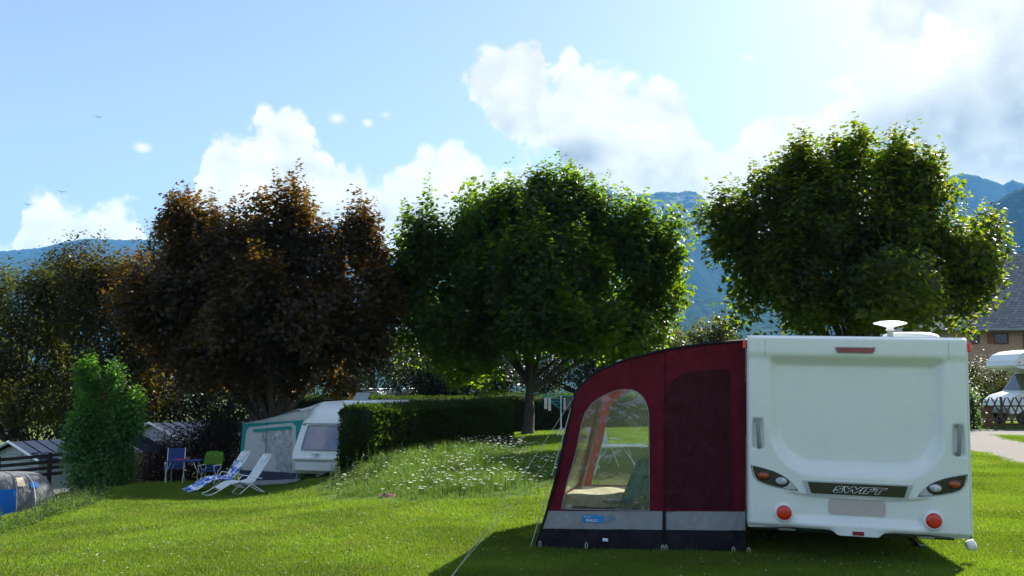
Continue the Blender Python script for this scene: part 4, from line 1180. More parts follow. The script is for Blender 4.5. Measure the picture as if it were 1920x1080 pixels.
# white flower heads
xf, yf = in_poly_pts(BANK, 1500, g)
den = fbm(xf / 1.1, yf / 1.1, 3, 77) + 0.34 * sstep(xf, -3.2, -0.4) - 0.16
k = den * 1.6 > g.uniform(-0.20, 0.30, len(xf)); xf, yf = xf[k][:760], yf[k][:760]
P, A, Nn, S = [], [], [], []
stem = MB()
for x, y in zip(xf, yf):
    z = gz(x, y); h = g.uniform(0.14, 0.36)
    c = Vector((x + g.normal() * 0.05, y + g.normal() * 0.05, z + h))
    stem.tube([(x, y, z), c], [0.004, 0.003], 3, False)
    r = g.uniform(0.016, 0.044)
    for i in range(10):
        an = i * 0.628 + g.random() * 0.3
        P.append(c); A.append((math.cos(an), math.sin(an), 0.15)); Nn.append((g.normal() * 0.2, g.normal() * 0.2, 1)); S.append(r * g.uniform(0.7, 1.2))
V, Fc = leaves_mesh(np.array([tuple(p) for p in P]), np.array(A), np.array(Nn, float), np.array(S), (LEAF_OVAL[0] * np.array([1.5, 1, 1]), LEAF_OVAL[1]))
fl = fast_mesh('wild_flowers', V, Fc, M['petal'])
tag(fl, 'white flat-topped wild flowers on the grassy bank', 'flowers', None, 'stuff')
stem.build('stem', M['weed_leaf'], fl)['kind'] = 'stuff'
# daisies in the lawn
xd = g.uniform(-6, 9, 260); yd = g.uniform(8.6, 14, 260)
P = np.stack([xd, yd, GZ(xd, yd) + 0.045], 1)
P = np.repeat(P, 5, 0); an = np.tile(np.arange(5) * 1.256, 260)
V, Fc = leaves_mesh(P, np.stack([np.cos(an), np.sin(an), 0.2 + 0 * an], 1), np.tile(np.array([[0, 0, 1.0]]), (len(P), 1)) + g.normal(size=(len(P), 3)) * 0.2, np.full(len(P), 0.012), (LEAF_OVAL[0] * np.array([2, 1, 1]), LEAF_OVAL[1]))
tag(fast_mesh('lawn_daisies', V, Fc, M['petal']), 'tiny white daisies dotted in the lawn', 'flowers', None, 'stuff')
# molehill of bare earth
mh = G(727, 932)
mb = MB(); rows = []
for j in range(7):
    r = 0.15 * j / 6
    rows.append([(r * math.cos(i * 0.3927) * (1.15 + 0.1 * math.sin(i * 1.7)), r * math.sin(i * 0.3927), 0.06 * math.cos(min(1.57, r / 0.15 * 1.6)) - 0.01 + random.uniform(-.012, .012)) for i in range(17)])
mb.sheet(rows)
o = mb.build('molehill', M['earth'], None, True); o.location = mh + Vector((0, 0, 0.02))
tag(o, 'small mound of bare brown soil at the edge of the flowering bank', 'molehill')

# ------------------------------------------------------------------ the white caravan
CO = Vector((3.73723, 9.84308, 0.00202))
CR = Matrix.Rotation(R(-12.765), 4, 'Z') @ Matrix.Rotation(R(1.389), 4, 'Y')
CM = Matrix.Translation(CO) @ CR
car = empty('caravan', CO, 0, 'white touring caravan seen from behind, beside the burgundy awning', 'caravan')
car.rotation_euler = CR.to_euler()
W2 = 1.148; ZT = 2.445
def rear_depth(x, z):
    """how far the moulded rear panel lies in front of (-) or behind (+) the frame plane"""
    x = np.asarray(x, float); z = np.asarray(z, float)
    ax = np.abs(x)
    # recessed main panel, big round lower corners
    cz, hz, hx = 1.555, 0.660, 0.905 + 0.03 * (z - 1.4)
    rad = np.where(z < cz, 0.46, 0.07)
    qx = ax - (hx - rad); qz = np.abs(z - cz) - (hz - rad)
    sd = np.minimum(np.maximum(qx, qz), 0) + np.sqrt(np.maximum(qx, 0) ** 2 + np.maximum(qz, 0) ** 2) - rad
    wd = np.where(z > 2.0, 0.10, np.where(z < 1.25, 0.17, 0.11))
    wd = 0.11 + 0.07 * sstep(1.4 - z, 0, 0.4) - 0.0 * wd
    y = 0.105 * (1 - sstep(sd, -wd, 0.01))
    y = y - 0.02 * sstep(z, 2.17, 2.26)                                   # brow above the panel
    y = y - 0.010 * np.cos(np.clip(x / W2, -1, 1) * 1.57)                 # slight crown
    # lip and lower bumper
    cx = 1 - sstep(ax, 0.60, 0.78)
    y = y + 0.035 * cx * (1 - sstep(z, 0.655 + 0.05 * (ax / 0.75) ** 2, 0.675 + 0.05 * (ax / 0.75) ** 2))
    cx2 = 1 - sstep(ax, 0.56, 0.74)
    y = y - 0.075 * cx2 * (1 - sstep(z, 0.385, 0.475))
    y = y + 0.07 * (1 - sstep(z, 0.29, 0.37)) * sstep(ax, 0.18, 0.4)      # turned under at the bottom
    # pockets behind the grab handles
    hd = np.maximum(np.abs(ax - 1.035) - 0.042, np.abs(z - 1.345) - 0.155)
    y = y + 0.045 * (1 - sstep(hd, -0.012, 0.022))
    # rounded outer edges
    y = y + 0.035 * sstep(ax, W2 - 0.045, W2) ** 2 + 0.05 * sstep(z, ZT - 0.05, ZT) ** 2
    return y
NX, NZ = 150, 180
xs = np.linspace(-W2, W2, NX)
zb = 0.312 - 0.028 * (1 - sstep(np.abs(xs), 0.19, 0.27)) + 0.022 * sstep(np.abs(xs), 0.2, 0.3) * (1 - sstep(np.abs(xs), 0.55, 1.1)) - 0.012 * sstep(np.abs(xs), 1.0, 1.15)
tt = np.linspace(0, 1, NZ)
Z = zb[None] + (ZT - zb[None]) * tt[:, None]; X = np.repeat(xs[None], NZ, 0)
Yd = rear_depth(X, Z)
idx = np.arange(NX * NZ).reshape(NZ, NX)
Fq = np.stack([idx[:-1, :-1], idx[:-1, 1:], idx[1:, 1:], idx[1:, :-1]], -1).reshape(-1, 4)
o = fast_mesh('rear_panel', np.stack([X, Yd, Z], -1).reshape(-1, 3), Fq, M['gelcoat'], car, True)
# shell: sides, roof, front
def rrect(x0, x1, z0, z1, r, n=5):
    p = [(x0, z0), (x1, z0)]
    for k in range(n + 1):
        a = math.pi / 2 * k / n; p.append((x1 - r + r * math.cos(a), z1 - r + r * math.sin(a)))
    for k in range(n + 1):
        a = math.pi / 2 + math.pi / 2 * k / n; p.append((x0 + r + r * math.cos(a), z1 - r + r * math.sin(a)))
    return p
mb = MB()
prof = rrect(-W2, W2, 0.31, ZT, 0.05)
n = len(prof)
ysec = [(0.036, 0.0, 0.0), (4.9, 0.0, 0.0), (5.3, -0.15, 0.0), (5.6, -0.75, 0.10)]
v = [(x, y, z + (dz if z > 1.5 else df)) for (y, dz, df) in ysec for (x, z) in prof]
f = [(k * n + i, k * n + (i + 1) % n, (k + 1) * n + (i + 1) % n, (k + 1) * n + i) for k in range(3) for i in range(n)]
f.append(tuple(3 * n + i for i in range(n)))
mb.add(v, f); mb.build('body_shell', M['gelcoat'], car, True, 30)
MB().box((-1.05, 0.35, 0.24), (1.05, 5.2, 0.305)).build('chassis', M['black_plastic'], car)
# awning rails down both rear corners and along the roof sides
for s in (-1, 1):
    mb = MB(); mb.tube([(s * (W2 + 0.004), 0.05, 0.35), (s * (W2 + 0.004), 0.05, ZT - 0.06), (s * (W2 + 0.004), 0.4, ZT - 0.03), (s * (W2 + 0.004), 4.9, ZT - 0.03)], 0.011, 6)
    mb.build('awning_rail', M['grey_plastic'] if s < 0 else M['white_plastic'], car, True)
def yat(x, z): return float(rear_depth(np.array([x]), np.array([z]))[0])
# sealed joints of the rear moulding
for s in (-1, 1):
    zz_ = np.linspace(2.20, ZT - 0.02, 8)
    MB().tube([(s * 0.955, yat(s * 0.955, z) - 0.0005, z) for z in zz_], 0.0022, 5).build('sealed_joint', M['sealant'], car)
    zz_ = np.linspace(0.36, 2.40, 30)
    MB().tube([(s * (W2 - 0.012), yat(s * (W2 - 0.012), z) - 0.0005, z) for z in zz_], 0.003, 5).build('sealed_joint', M['sealant'], car)
# high level brake light
y0 = yat(0, 2.29)
mb = MB(); mb.prism([(-0.201, 2.316), (0.201, 2.316), (0.194, 2.285), (0.176, 2.262), (-0.176, 2.262), (-0.194, 2.285)], y0 - 0.018, y0 + 0.03)
hb_ = mb.build('brake_light', M['dark_red_lens'], car)
MB().prism([(-0.213, 2.326), (0.213, 2.326), (0.204, 2.28), (0.183, 2.252), (-0.183, 2.252), (-0.204, 2.28)], y0 - 0.006, y0 + 0.03).build('surround', M['silver_grey'], hb_)
def along(pts, n=40, closed=True):
    """smooth closed curve through points (Catmull-Rom)"""
    out = []; m = len(pts)
    for i in range(m):
        p0, p1, p2, p3 = (np.array(pts[(i + k) % m], float) for k in (-1, 0, 1, 2))
        for j in range(n):
            t = j / n
            out.append(0.5 * ((2 * p1) + (-p0 + p2) * t + (2 * p0 - 5 * p1 + 4 * p2 - p3) * t ** 2 + (-p0 + 3 * p1 - 3 * p2 + p3) * t ** 3))
    return out
CL = [(1.116, 0.993), (1.04, 0.980), (0.971, 0.964), (0.88, 0.940), (0.794, 0.905), (0.728, 0.868), (0.678, 0.822), (0.640, 0.776), (0.606, 0.727), (0.68, 0.731), (0.752, 0.742), (0.86, 0.760), (0.967, 0.786), (1.04, 0.816), (1.083, 0.862), (1.104, 0.925)]
def inset(poly, k):
    c = np.mean(poly, 0); return [tuple(c + (np.array(p) - c) * k) for p in poly]
def yM(h): return Matrix(((1, 0, 0, 0), (0, 0, -1, 0), (0, 1, 0, 0), (0, 0, 0, 1)))   # local z -> -y
for s in (-1, 1):
    P = [(s * a, b) for a, b in CL]
    if s > 0: P = P[::-1]
    lc = MB().prism(P, -0.008, 0.02).build('rear_light_cluster', M['black_plastic'], car)
    tr = MB(); q = inset(P, 0.955); tr.tube([(a, -0.010, b) for a, b in q + q[:1]], 0.0042, 6, False)
    tr.build('trim_line', M['silver'], lc, True)
    MB().prism([(s * a, b) for a, b in [(0.632, 0.745), (0.70, 0.745), (0.775, 0.757), (0.735, 0.775), (0.71, 0.80), (0.70, 0.83), (0.668, 0.80)]], -0.013, 0.0).build('pale_panel', M['silver_grey'], lc)
    for (cx, cz, r, rz, m, nm) in ((0.980, 0.880, 0.062, 0.042, 'amber_lens', 'indicator_lamp'), (0.790, 0.831, 0.064, 0.042, 'clear_lens', 'reversing_lamp')):
        Mt = Matrix.Translation((s * cx, -0.008, cz)) @ Matrix.Diagonal((1, 1, rz / r, 1)) @ yM(0)
        lamp = MB().lathe([(r * 1.0, 0.0), (r * 0.97, 0.012), (r * 0.8, 0.024), (r * 0.5, 0.031), (r * 0.15, 0.034)], 24, Mt).build(nm, M[m], lc, True, 60)
        MB().lathe([(r * 1.22, 0.0), (r * 1.18, 0.010), (r * 1.02, 0.012), (r * 1.0, 0.002)], 24, Mt).build('rim', M['black_plastic'], lc, True, 60)
# name badge
bd = MB().prism([(-0.565, 0.852), (0.565, 0.852), (0.515, 0.704), (0.49, 0.697), (-0.49, 0.697), (-0.515, 0.704)], -0.022, 0.04).build('name_badge', M['silver_grey'], car)
MB().prism([(-0.512, 0.836), (0.512, 0.836), (0.478, 0.722), (0.46, 0.715), (-0.46, 0.715), (-0.478, 0.722)], -0.027, -0.01).build('badge_panel', M['black_plastic'], bd)
TM = Matrix.Translation((0.0, -0.031, 0.768)) @ yM(0)
text_mesh('lettering', 'SWIFT', 0.084, M['silver'], bd, TM, shear=0.35, sx=2.1, outline=0.0026, bold=0.0055)
# number plate (blank), lower red reflector
y0 = min(yat(0.25, 0.62), yat(0.0, 0.52), yat(0, 0.58))
pl = rrect(-0.288, 0.288, 0.50, 0.655, 0.03)
poly = []
for (sx, sz) in ((1, -1), (1, 1), (-1, 1), (-1, -1)):
    for k in range(6):
        a = {(1, -1): -90, (1, 1): 0, (-1, 1): 90, (-1, -1): 180}[(sx, sz)] + 18 * k
        poly.append((sx * 0.256 + 0.034 * math.cos(R(a)), 0.578 + sz * 0.046 + 0.034 * math.sin(R(a))))
MB().prism(poly, y0 - 0.014, y0 + 0.03).build('number_plate', M['plate'], car)
y0 = yat(0, 0.32); MB().bbox((-0.058, y0 - 0.012, 0.294), (0.058, y0 + 0.03, 0.336), 0.004).build('reflector', M['dark_red_lens'], car)
# round tail lights
for s in (-1, 1):
    y0 = yat(s * 0.764, 0.488) - 0.004
    Mt = Matrix.Translation((s * 0.764, y0, 0.488)) @ yM(0)
    rl = MB().lathe([(0.078, 0.0), (0.077, 0.022), (0.070, 0.030), (0.04, 0.035), (0.01, 0.036)], 32, Mt).build('tail_light', M['red_lens'], car, True, 50)
    MB().lathe([(0.106, -0.02), (0.104, 0.010), (0.096, 0.020), (0.082, 0.022), (0.079, 0.010)], 32, Mt).build('bezel', M['white_plastic'], rl, True, 50)
    # grab handle
    pts = [(s * 1.044, 0.05, 1.495), (s * 1.044, -0.012, 1.480), (s * 1.040, -0.030, 1.44), (s * 1.028, -0.030, 1.24), (s * 1.024, -0.012, 1.20), (s * 1.024, 0.05, 1.186)]
    MB().tube(pts, [0.024, 0.024, 0.022, 0.022, 0.024, 0.024], 10).build('grab_handle', M['grey_plastic'], car, True)
    # marker lights high on the corners
    MB().bbox((s * 1.150 if s > 0 else -1.195, 0.03, 2.29), (1.197 if s > 0 else -1.150, 0.11, 2.395), 0.012).build('marker_light', M['red_lens'], car)
    # corner steady: leg and foot
    g_ = gz(*(CM @ Vector((s * 1.0, 0.5, 0))).xy)
    MB().tube([(s * 0.55, 1.45, 0.28), (s * 0.86, 1.20, 0.03)], 0.022, 6).build('corner_steady', M['black_plastic'], car)
    MB().bbox((s * 0.86 - 0.07, 1.12, -0.01), (s * 0.86 + 0.07, 1.28, 0.035), 0.01).build('steady_foot', M['black_plastic'], car)
    # wheels
    Mt = Matrix.Translation((s * 1.02, 2.9, 0.33)) @ Matrix.Rotation(math.pi / 2, 4, 'Y')
    w = MB().lathe([(0.20, -0.09), (0.31, -0.09), (0.33, -0.06), (0.33, 0.06), (0.31, 0.09), (0.20, 0.09)], 30, Mt).build('wheel', M['rubber'], car, True)
    MB().lathe([(0.05, -0.085), (0.20, -0.07), (0.20, 0.07), (0.05, 0.085)], 24, Mt).build('rim', M['silver'], w, True)
# side windows
for s in (-1, 1):
    for (y0, y1) in ((0.35, 1.15), (3.3, 4.3)):
        wn = MB().bbox((s * W2 - 0.02, y0, 1.28), (s * W2 + 0.018, y1, 1.92), 0.015).build('side_window', M['dark_glass'], car)
# little white outrigger foot at the right corner
q = MB(); Mt = Matrix.Translation((1.19, 0.25, 0.215)) @ Matrix.Rotation(R(70), 4, 'Y')
q.lathe([(0.015, -0.06), (0.05, -0.04), (0.065, 0.015), (0.06, 0.04), (0.03, 0.05)], 18, Mt); q.build('side_cap', M['white_plastic'], car, True)
# light catches low under the bumper
for s in (-1, 1):
    MB().bbox((s * 0.72 - 0.09, 0.16, 0.268), (s * 0.72 + 0.09, 0.20, 0.298), 0.006).build('jacking_bracket', M['steel'], car)
    MB().tube([(s * 0.62, 0.18, 0.27), (s * 0.52, 0.2, 0.10)], 0.005, 5).build('brace_rod', M['black_plastic'], car)
# roof: vent and satellite dish
vt = MB().lathe([(0.44, 0.0), (0.44, 0.05), (0.40, 0.085), (0.30, 0.105), (0.05, 0.112)], 28, Matrix.Translation((0.88, 1.5, 2.455)) @ Matrix.Diagonal((0.78, 0.6, 1.15, 1)))
vt.build('roof_vent', M['white_plastic'], car, True)
ds = MB().lathe([(0.03, -0.055), (0.045, -0.03), (0.10, -0.012), (0.192, 0.012), (0.196, 0.022), (0.12, 0.042), (0.03, 0.05)], 28, Matrix.Translation((0.59, 1.2, 2.655)))
ds = ds.build('antenna_dish', M['white_plastic'], car, True, 60)
MB().tube([(0.59, 1.2, 2.43), (0.59, 1.2, 2.62)], [0.05, 0.026], 12).build('mast', M['grey_plastic'], ds, True)
MB().tube([(0.59, 1.2, 2.585), (0.59, 1.2, 2.61)], [0.055, 0.04], 12).build('collar', M['white_plastic'], ds, True)

# ------------------------------------------------------------------ the burgundy awning
AO = Vector((-2.35, 1.6, 0.0))                         # base of the awning in caravan coordinates
awn = empty('porch_awning', CM @ AO, 0, 'burgundy caravan awning with arched clear windows, pegged to the lawn', 'awning')
awn.rotation_euler = CR.to_euler()
LA = lambda p: (p[0] - AO.x, p[1] - AO.y, p[2] - AO.z)
YN, YF = 0.30, 2.95                                    # near and far end panels
OUT = [(-3.601, -0.11), (-3.48, 0.302), (-3.389, 0.654), (-3.269, 1.198), (-3.175, 1.66), (-3.150, 1.745), (-3.095, 1.825), (-2.892, 2.005), (-2.509, 2.163), (-2.067, 2.279), (-1.633, 2.349), (-1.163, 2.387)]
def outx(z): return float(np.interp(z, [p[1] for p in OUT], [p[0] for p in OUT]))
WIN = [(-3.299, 0.350), (-3.246, 0.629), (-3.136, 1.013), (-3.075, 1.35), (-3.030, 1.500), (-2.951, 1.610), (-2.860, 1.680), (-2.760, 1.737), (-2.660, 1.775), (-2.568, 1.790), (-2.480, 1.788), (-2.41, 1.765), (-2.355, 1.72), (-2.314, 1.66), (-2.285, 1.58), (-2.272, 1.50), (-2.262, 1.0), (-2.258, 0.385)]
def cdt(outer, holes, res, seed=0):
    """triangulate an outline with holes and inner points"""
    def dens(poly):
        o = []
        for k in range(len(poly)):
            a, b = Vector(poly[k]), Vector(poly[(k + 1) % len(poly)])
            m = max(1, int((b - a).length / res))
            o += [a.lerp(b, i / m) for i in range(m)]
        return o
    pts = []; edges = []
    for L_ in [outer] + holes:
        d = dens(L_); s = len(pts); pts += d; edges += [(s + i, s + (i + 1) % len(d)) for i in range(len(d))]
    xs_ = [p.x for p in pts]; ys_ = [p.y for p in pts]
    rr = random.Random(seed)
    for x in np.arange(min(xs_), max(xs_), res):
        for y in np.arange(min(ys_), max(ys_), res):
            pts.append(Vector((x + rr.uniform(-.2, .2) * res, y + rr.uniform(-.2, .2) * res)))
    v, e, f, *_ = delaunay_2d_cdt(pts, edges, [], 1, 1e-5)
    if holes:
        c = np.array([[sum(v[i].x for i in q) / 3, sum(v[i].y for i in q) / 3] for q in f])
        cut = np.zeros(len(f), bool)
        for h in holes: cut |= inside([tuple(p) for p in h], c[:, 0], c[:, 1])
        f = [q for q, k in zip(f, cut) if not k]
    return v, f
def panel(name, outer, holes, mat, fn, parent, res=0.07, seed=0):
    v, f = cdt(outer, holes, res, seed)
    mb = MB(); mb.add([fn(p.x, p.y) for p in v], f)
    return mb.build(name, mat, parent, True, 180)
def rip(a, b, amp, sc, seed):
    return float(fbm(np.array([a * sc]), np.array([b * sc * 0.5]), 3, seed)[0]) * amp
def near(y, amp=0.05, off=0.0, seed=1):
    # taut cloth with shallow folds, the lower hem follows the ground
    return lambda a, b: LA((a, y + off + rip(a, b, amp, 3.2, seed), b))
SEAM = -2.085
zg = lambda a: float(np.interp(a, [-3.6, -1.16], [-0.11, -0.03]))
zm0 = lambda a: float(np.interp(a, [-3.56, -1.16], [0.10, 0.225]))      # skirt top
zm1 = lambda a: float(np.interp(a, [-3.5, -1.16], [0.315, 0.435]))      # mud wall top
OL = [p for p in OUT if p[1] > 0.32]
def top_at(x): return float(np.interp(x, [p[0] for p in OUT[5:]], [p[1] for p in OUT[5:]]))
for (yy_, nm) in ((YN, 'near'), (YF, 'far')):
    left = [(SEAM - 0.006, zm1(SEAM))] + [(SEAM - 0.006, top_at(SEAM))] + [p for p in OL[::-1] if p[0] < SEAM - 0.02] + [(-3.476, zm1(-3.48))]
    cl_ = panel('end_panel', left, [WIN], M['burgundy'], near(yy_, 0.05, 0, 3), awn, 0.075)
    panel('clear_window', inset(WIN, 1.015), [], M['film'], near(yy_, 0.03, 0.004, 3), cl_, 0.12)
    tr = MB(); tr.tube([near(yy_, 0.05, -0.006, 3)(a, b) for a, b in WIN + WIN[:1]], 0.006, 5, False)
    tr.build('window_piping', M['canvas_grey'], cl_, True)
    right = [(SEAM + 0.006, zm1(SEAM)), (-1.166, zm1(-1.166)), (-1.163, 2.387), (-1.633, 2.349), (-2.067, 2.279), (SEAM + 0.006, 2.272)]
    DOOR = [(-2.068, 0.43), (-2.070, 1.72), (-2.04, 1.83), (-1.98, 1.93), (-1.90, 1.99), (-1.76, 2.025), (-1.50, 2.055), (-1.36, 2.06), (-1.325, 2.02), (-1.318, 0.45)]
    cl_ = panel('end_panel', right, [DOOR], M['burgundy'], near(yy_, 0.04, 0, 5), awn, 0.075)
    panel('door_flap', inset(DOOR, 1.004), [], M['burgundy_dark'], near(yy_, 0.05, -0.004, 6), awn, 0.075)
    for (a, b, sd) in ((-3.48, SEAM - 0.02, 1), (SEAM + 0.02, -1.166, 2)):
        d0 = -0.07 if a < -3 else 0
        panel('mud_wall', [(a + d0 * 1.0, zm0(a)), (b, zm0(b)), (b, zm1(b)), (a, zm1(a))], [], M['canvas_grey'], near(yy_, 0.07, -0.002, 8 + sd), awn, 0.07)
        panel('skirt', [(a + d0 * 1.75, zg(a) - 0.01), (b, zg(b) - 0.01), (b, zm0(b)), (a + d0, zm0(a))], [], M['canvas_navy'], near(yy_, 0.09, -0.002, 10 + sd), awn, 0.07)
    zp = MB(); zp.tube([LA((SEAM, yy_ - 0.012, z)) for z in np.linspace(zg(SEAM), zm1(SEAM) + 0.01, 5)], 0.012, 6); zp.build('zip_seam', M['canvas_navy'], awn, True)
    zp = MB(); zp.tube([LA((SEAM, yy_ - 0.006, z)) for z in np.linspace(zm1(SEAM), 2.26, 12)], 0.008, 6); zp.build('zip_seam', M['burgundy_dark'], awn, True)
    pp = MB(); pp.tube([LA((a, yy_ - 0.008, b)) for a, b in OUT], 0.017, 6); pp.build('edge_piping', M['canvas_navy'], awn, True)
# front panel (faces left), leaning in
def frontfn(y, z): return LA((outx(z) + rip(y, z, 0.03, 3, 17), y, z))
fr_out = [(YN, 0.315), (YF, 0.315), (YF, 1.74), (YN, 1.74)]
FW = [(0.62, 0.40), (2.60, 0.40), (2.60, 1.40), (2.52, 1.54), (2.36, 1.60), (0.86, 1.60), (0.70, 1.54), (0.62, 1.40)]
fp = panel('front_panel', fr_out, [FW], M['burgundy'], frontfn, awn, 0.09)
panel('clear_window', inset(FW, 1.02), [], M['film_aged'], lambda y, z: (lambda p: (p[0] + 0.004, p[1], p[2]))(frontfn(y, z)), fp, 0.15)
for yb in (1.25,):
    MB().tube([frontfn(yb, z) for z in np.linspace(0.32, 1.72, 8)], 0.02, 6).build('window_band', M['burgundy_dark'], fp, True)
panel('mud_wall', [(YN, 0.10), (YF, 0.10), (YF, 0.315), (YN, 0.315)], [], M['canvas_grey'], frontfn, awn, 0.1)
panel('skirt', [(YN, -0.11), (YF, -0.11), (YF, 0.10), (YN, 0.10)], [], M['canvas_navy'], frontfn, awn, 0.1)
# roof sheet
rp = [p for p in OUT[5:]]
dense = []
for k in range(len(rp) - 1):
    for i in range(4): dense.append((rp[k][0] + (rp[k + 1][0] - rp[k][0]) * i / 4, rp[k][1] + (rp[k + 1][1] - rp[k][1]) * i / 4))
dense.append(rp[-1])
mb = MB(); mb.sheet([[LA((a, y, b + 0.004 - 0.02 * math.sin(math.pi * (y - YN) / (YF - YN)))) for a, b in dense] for y in np.linspace(YN - 0.01, YF + 0.01, 14)])
mb.build('roof', M['canvas_grey'], awn, True)
mb = MB(); mb.sheet([[LA((a, y, b)) for a, b in ((-1.40, 2.385), (-1.30, 2.398), (-1.19, 2.410), (-1.155, 2.412))] for y in np.linspace(YN - 0.04, YF, 6)])
mb.build('sunlit_roof_strip', M['canvas_pale'], awn, True)  # pale canvas strip paints in the sunlit roof cloth next to the caravan
MB().bbox(LA((-2.80, 1.6, 2.06)), LA((-2.62, 1.9, 2.18)), 0.02).build('roof_vent_cowl', M['canvas_grey'], awn)
# poles inside
for y in (YN + 0.06, YF - 0.06):
    mb = MB(); mb.tube([LA((a + 0.04, y, b - 0.03)) for a, b in OUT], 0.013, 6); mb.build('pole', M['steel'], awn, True)
# logo patch
lg = panel('logo_patch', [(-3.043, 0.208), (-2.788, 0.216), (-2.788, 0.303), (-3.043, 0.296)], [], M['logo_blue'], near(YN, 0.07, -0.008, 9), awn, 0.03)
fl_ = lambda x, z: Matrix.Translation(Vector(near(YN, 0.07, -0.016, 9)(x, z))) @ Matrix.Rotation(R(-2), 4, 'Y') @ yM(0)
text_mesh('lettering', 'RALLY', 0.040, M['white_print'], lg, fl_(-2.925, 0.238), sx=1.25, bold=0.001)
text_mesh('lettering', 'Kampa', 0.026, M['white_print'], lg, fl_(-2.985, 0.278), sx=1.2)
mk = MB(); mk.tube([near(YN, 0.07, -0.012, 9)(a, b) for a, b in ((-2.755, 0.238), (-2.735, 0.268), (-2.69, 0.275), (-2.66, 0.270), (-2.70, 0.250), (-2.735, 0.236))], 0.004, 5)
mk.tube([near(YN, 0.07, -0.012, 9)(a, b) for a, b in ((-2.75, 0.300), (-2.65, 0.302))], 0.0025, 4)
mk.build('printed_mark', M['logo_blue'], awn)
# ground pegs with pale eyelets
for (a, nm) in ((-3.55, 0), (-2.99, 1), (-2.10, 2), (-2.06, 3), (-1.30, 4), (-1.13, 5)):
    z0 = zg(max(a, -3.6)) + 0.035
    mb = MB(); ring = [LA((a + 0.014 * math.cos(t), YN - 0.035, z0 + 0.034 * math.sin(t))) for t in np.linspace(0, 6.283, 13)]
    mb.tube(ring, 0.006, 5, False); mb.build('peg_loop', M['rope'], awn)
wl = MB().bbox(LA((-2.80, YN - 0.03, 0.005)), LA((-2.735, YN - 0.02, 0.04)), 0.004); wl.build('care_label', M['white_print'], awn)
# guy ropes
inv = CM.inverted()
def guy(a, b, r, nm='guy_rope', mat='rope'):
    mb = MB(); A_, B_ = Vector(a), Vector(b)
    mb.tube([LA(A_.lerp(B_, t) - Vector((0, 0, 0.03 * math.sin(math.pi * t)))) for t in np.linspace(0, 1, 7)], r, 5)
    return mb.build(nm, M[mat], awn)
pegw = U(835, 1105, 8.4); pegw.z = gz(pegw.x, pegw.y)
pegl = inv @ pegw
guy((-3.165, YN, 1.70), pegl, 0.0028)
guy((-3.165, YF, 1.70), (inv @ Vector((pegw.x - 0.02, pegw.y + 0.05, pegw.z))), 0.0028)
guy((-3.15, YN - 0.01, 1.76), (-3.66, YN - 0.06, -0.12), 0.006)
pk = MB(); pk.tube([LA(pegl + Vector((0.0, 0, 0.08))), LA(pegl - Vector((-0.05, 0, 0.1)))], 0.008, 6); pk.build('guy_peg', M['steel'], awn)
for t in (0.42,):
    p = Vector((-3.15, YN - 0.01, 1.76)).lerp(Vector((-3.66, YN - 0.06, -0.12)), 0.55)
    MB().bbox(LA(p - Vector((0.02, 0.02, 0.02))), LA(p + Vector((0.02, 0.02, 0.02))), 0.005).build('tensioner', M['black_plastic'], awn)

# ------------------------------------------------------------------ things inside the awning
def at_ground(px, Y, dz=0.0):
    x = (px - 960) / FPX * Y
    return Vector((x, Y, gz(x, Y) + dz))
# covered camp bed
p = at_ground(1128, 12.55)
bed = empty('camp_bed', p, R(-10), 'low camp bed under a beige blanket inside the burgundy awning', 'camp bed')
mb = MB(); rows = []
for j, y in enumerate(np.linspace(-0.42, 0.42, 12)):
    row = []
    for x in np.linspace(-0.62, 0.62, 18):
        ex = max(0, abs(x) - 0.5) / 0.12; ey = max(0, abs(y) - 0.34) / 0.08
        z = 0.50 - 0.05 * (x / 0.6) ** 2 - 0.16 * max(ex, ey) ** 1.5 + 0.015 * math.sin(9 * x + 3 * y)
        row.append((x, y, z))
    rows.append(row)
mb.sheet(rows); mb.build('blanket', M['beige'], bed, True)
MB().bbox((-0.58, -0.38, 0.20), (0.58, 0.38, 0.32), 0.03).build('mattress', M['wood_brown'], bed)
for sx in (-0.5, 0.5):
    for sy in (-0.32, 0.32): MB().tube([(sx, sy, -0.02), (sx, sy, 0.22)], 0.014, 6).build('leg', M['steel'], bed)
# round tray table
p = at_ground(1150, 11.75)
tb = empty('tray_table', p, 0, 'small round dark side table inside the burgundy awning', 'table')
MB().lathe([(0.02, 0.455), (0.15, 0.458), (0.165, 0.47), (0.165, 0.482), (0.14, 0.476), (0.02, 0.474)], 28).build('tray', M['black_plastic'], tb, True, 50)
for k in range(3):
    a = k * 2.094 + 0.4
    MB().tube([(0.05 * math.cos(a), 0.05 * math.sin(a), 0.46), (0.17 * math.cos(a), 0.17 * math.sin(a), 0.0)], 0.009, 6).build('leg', M['steel'], tb)
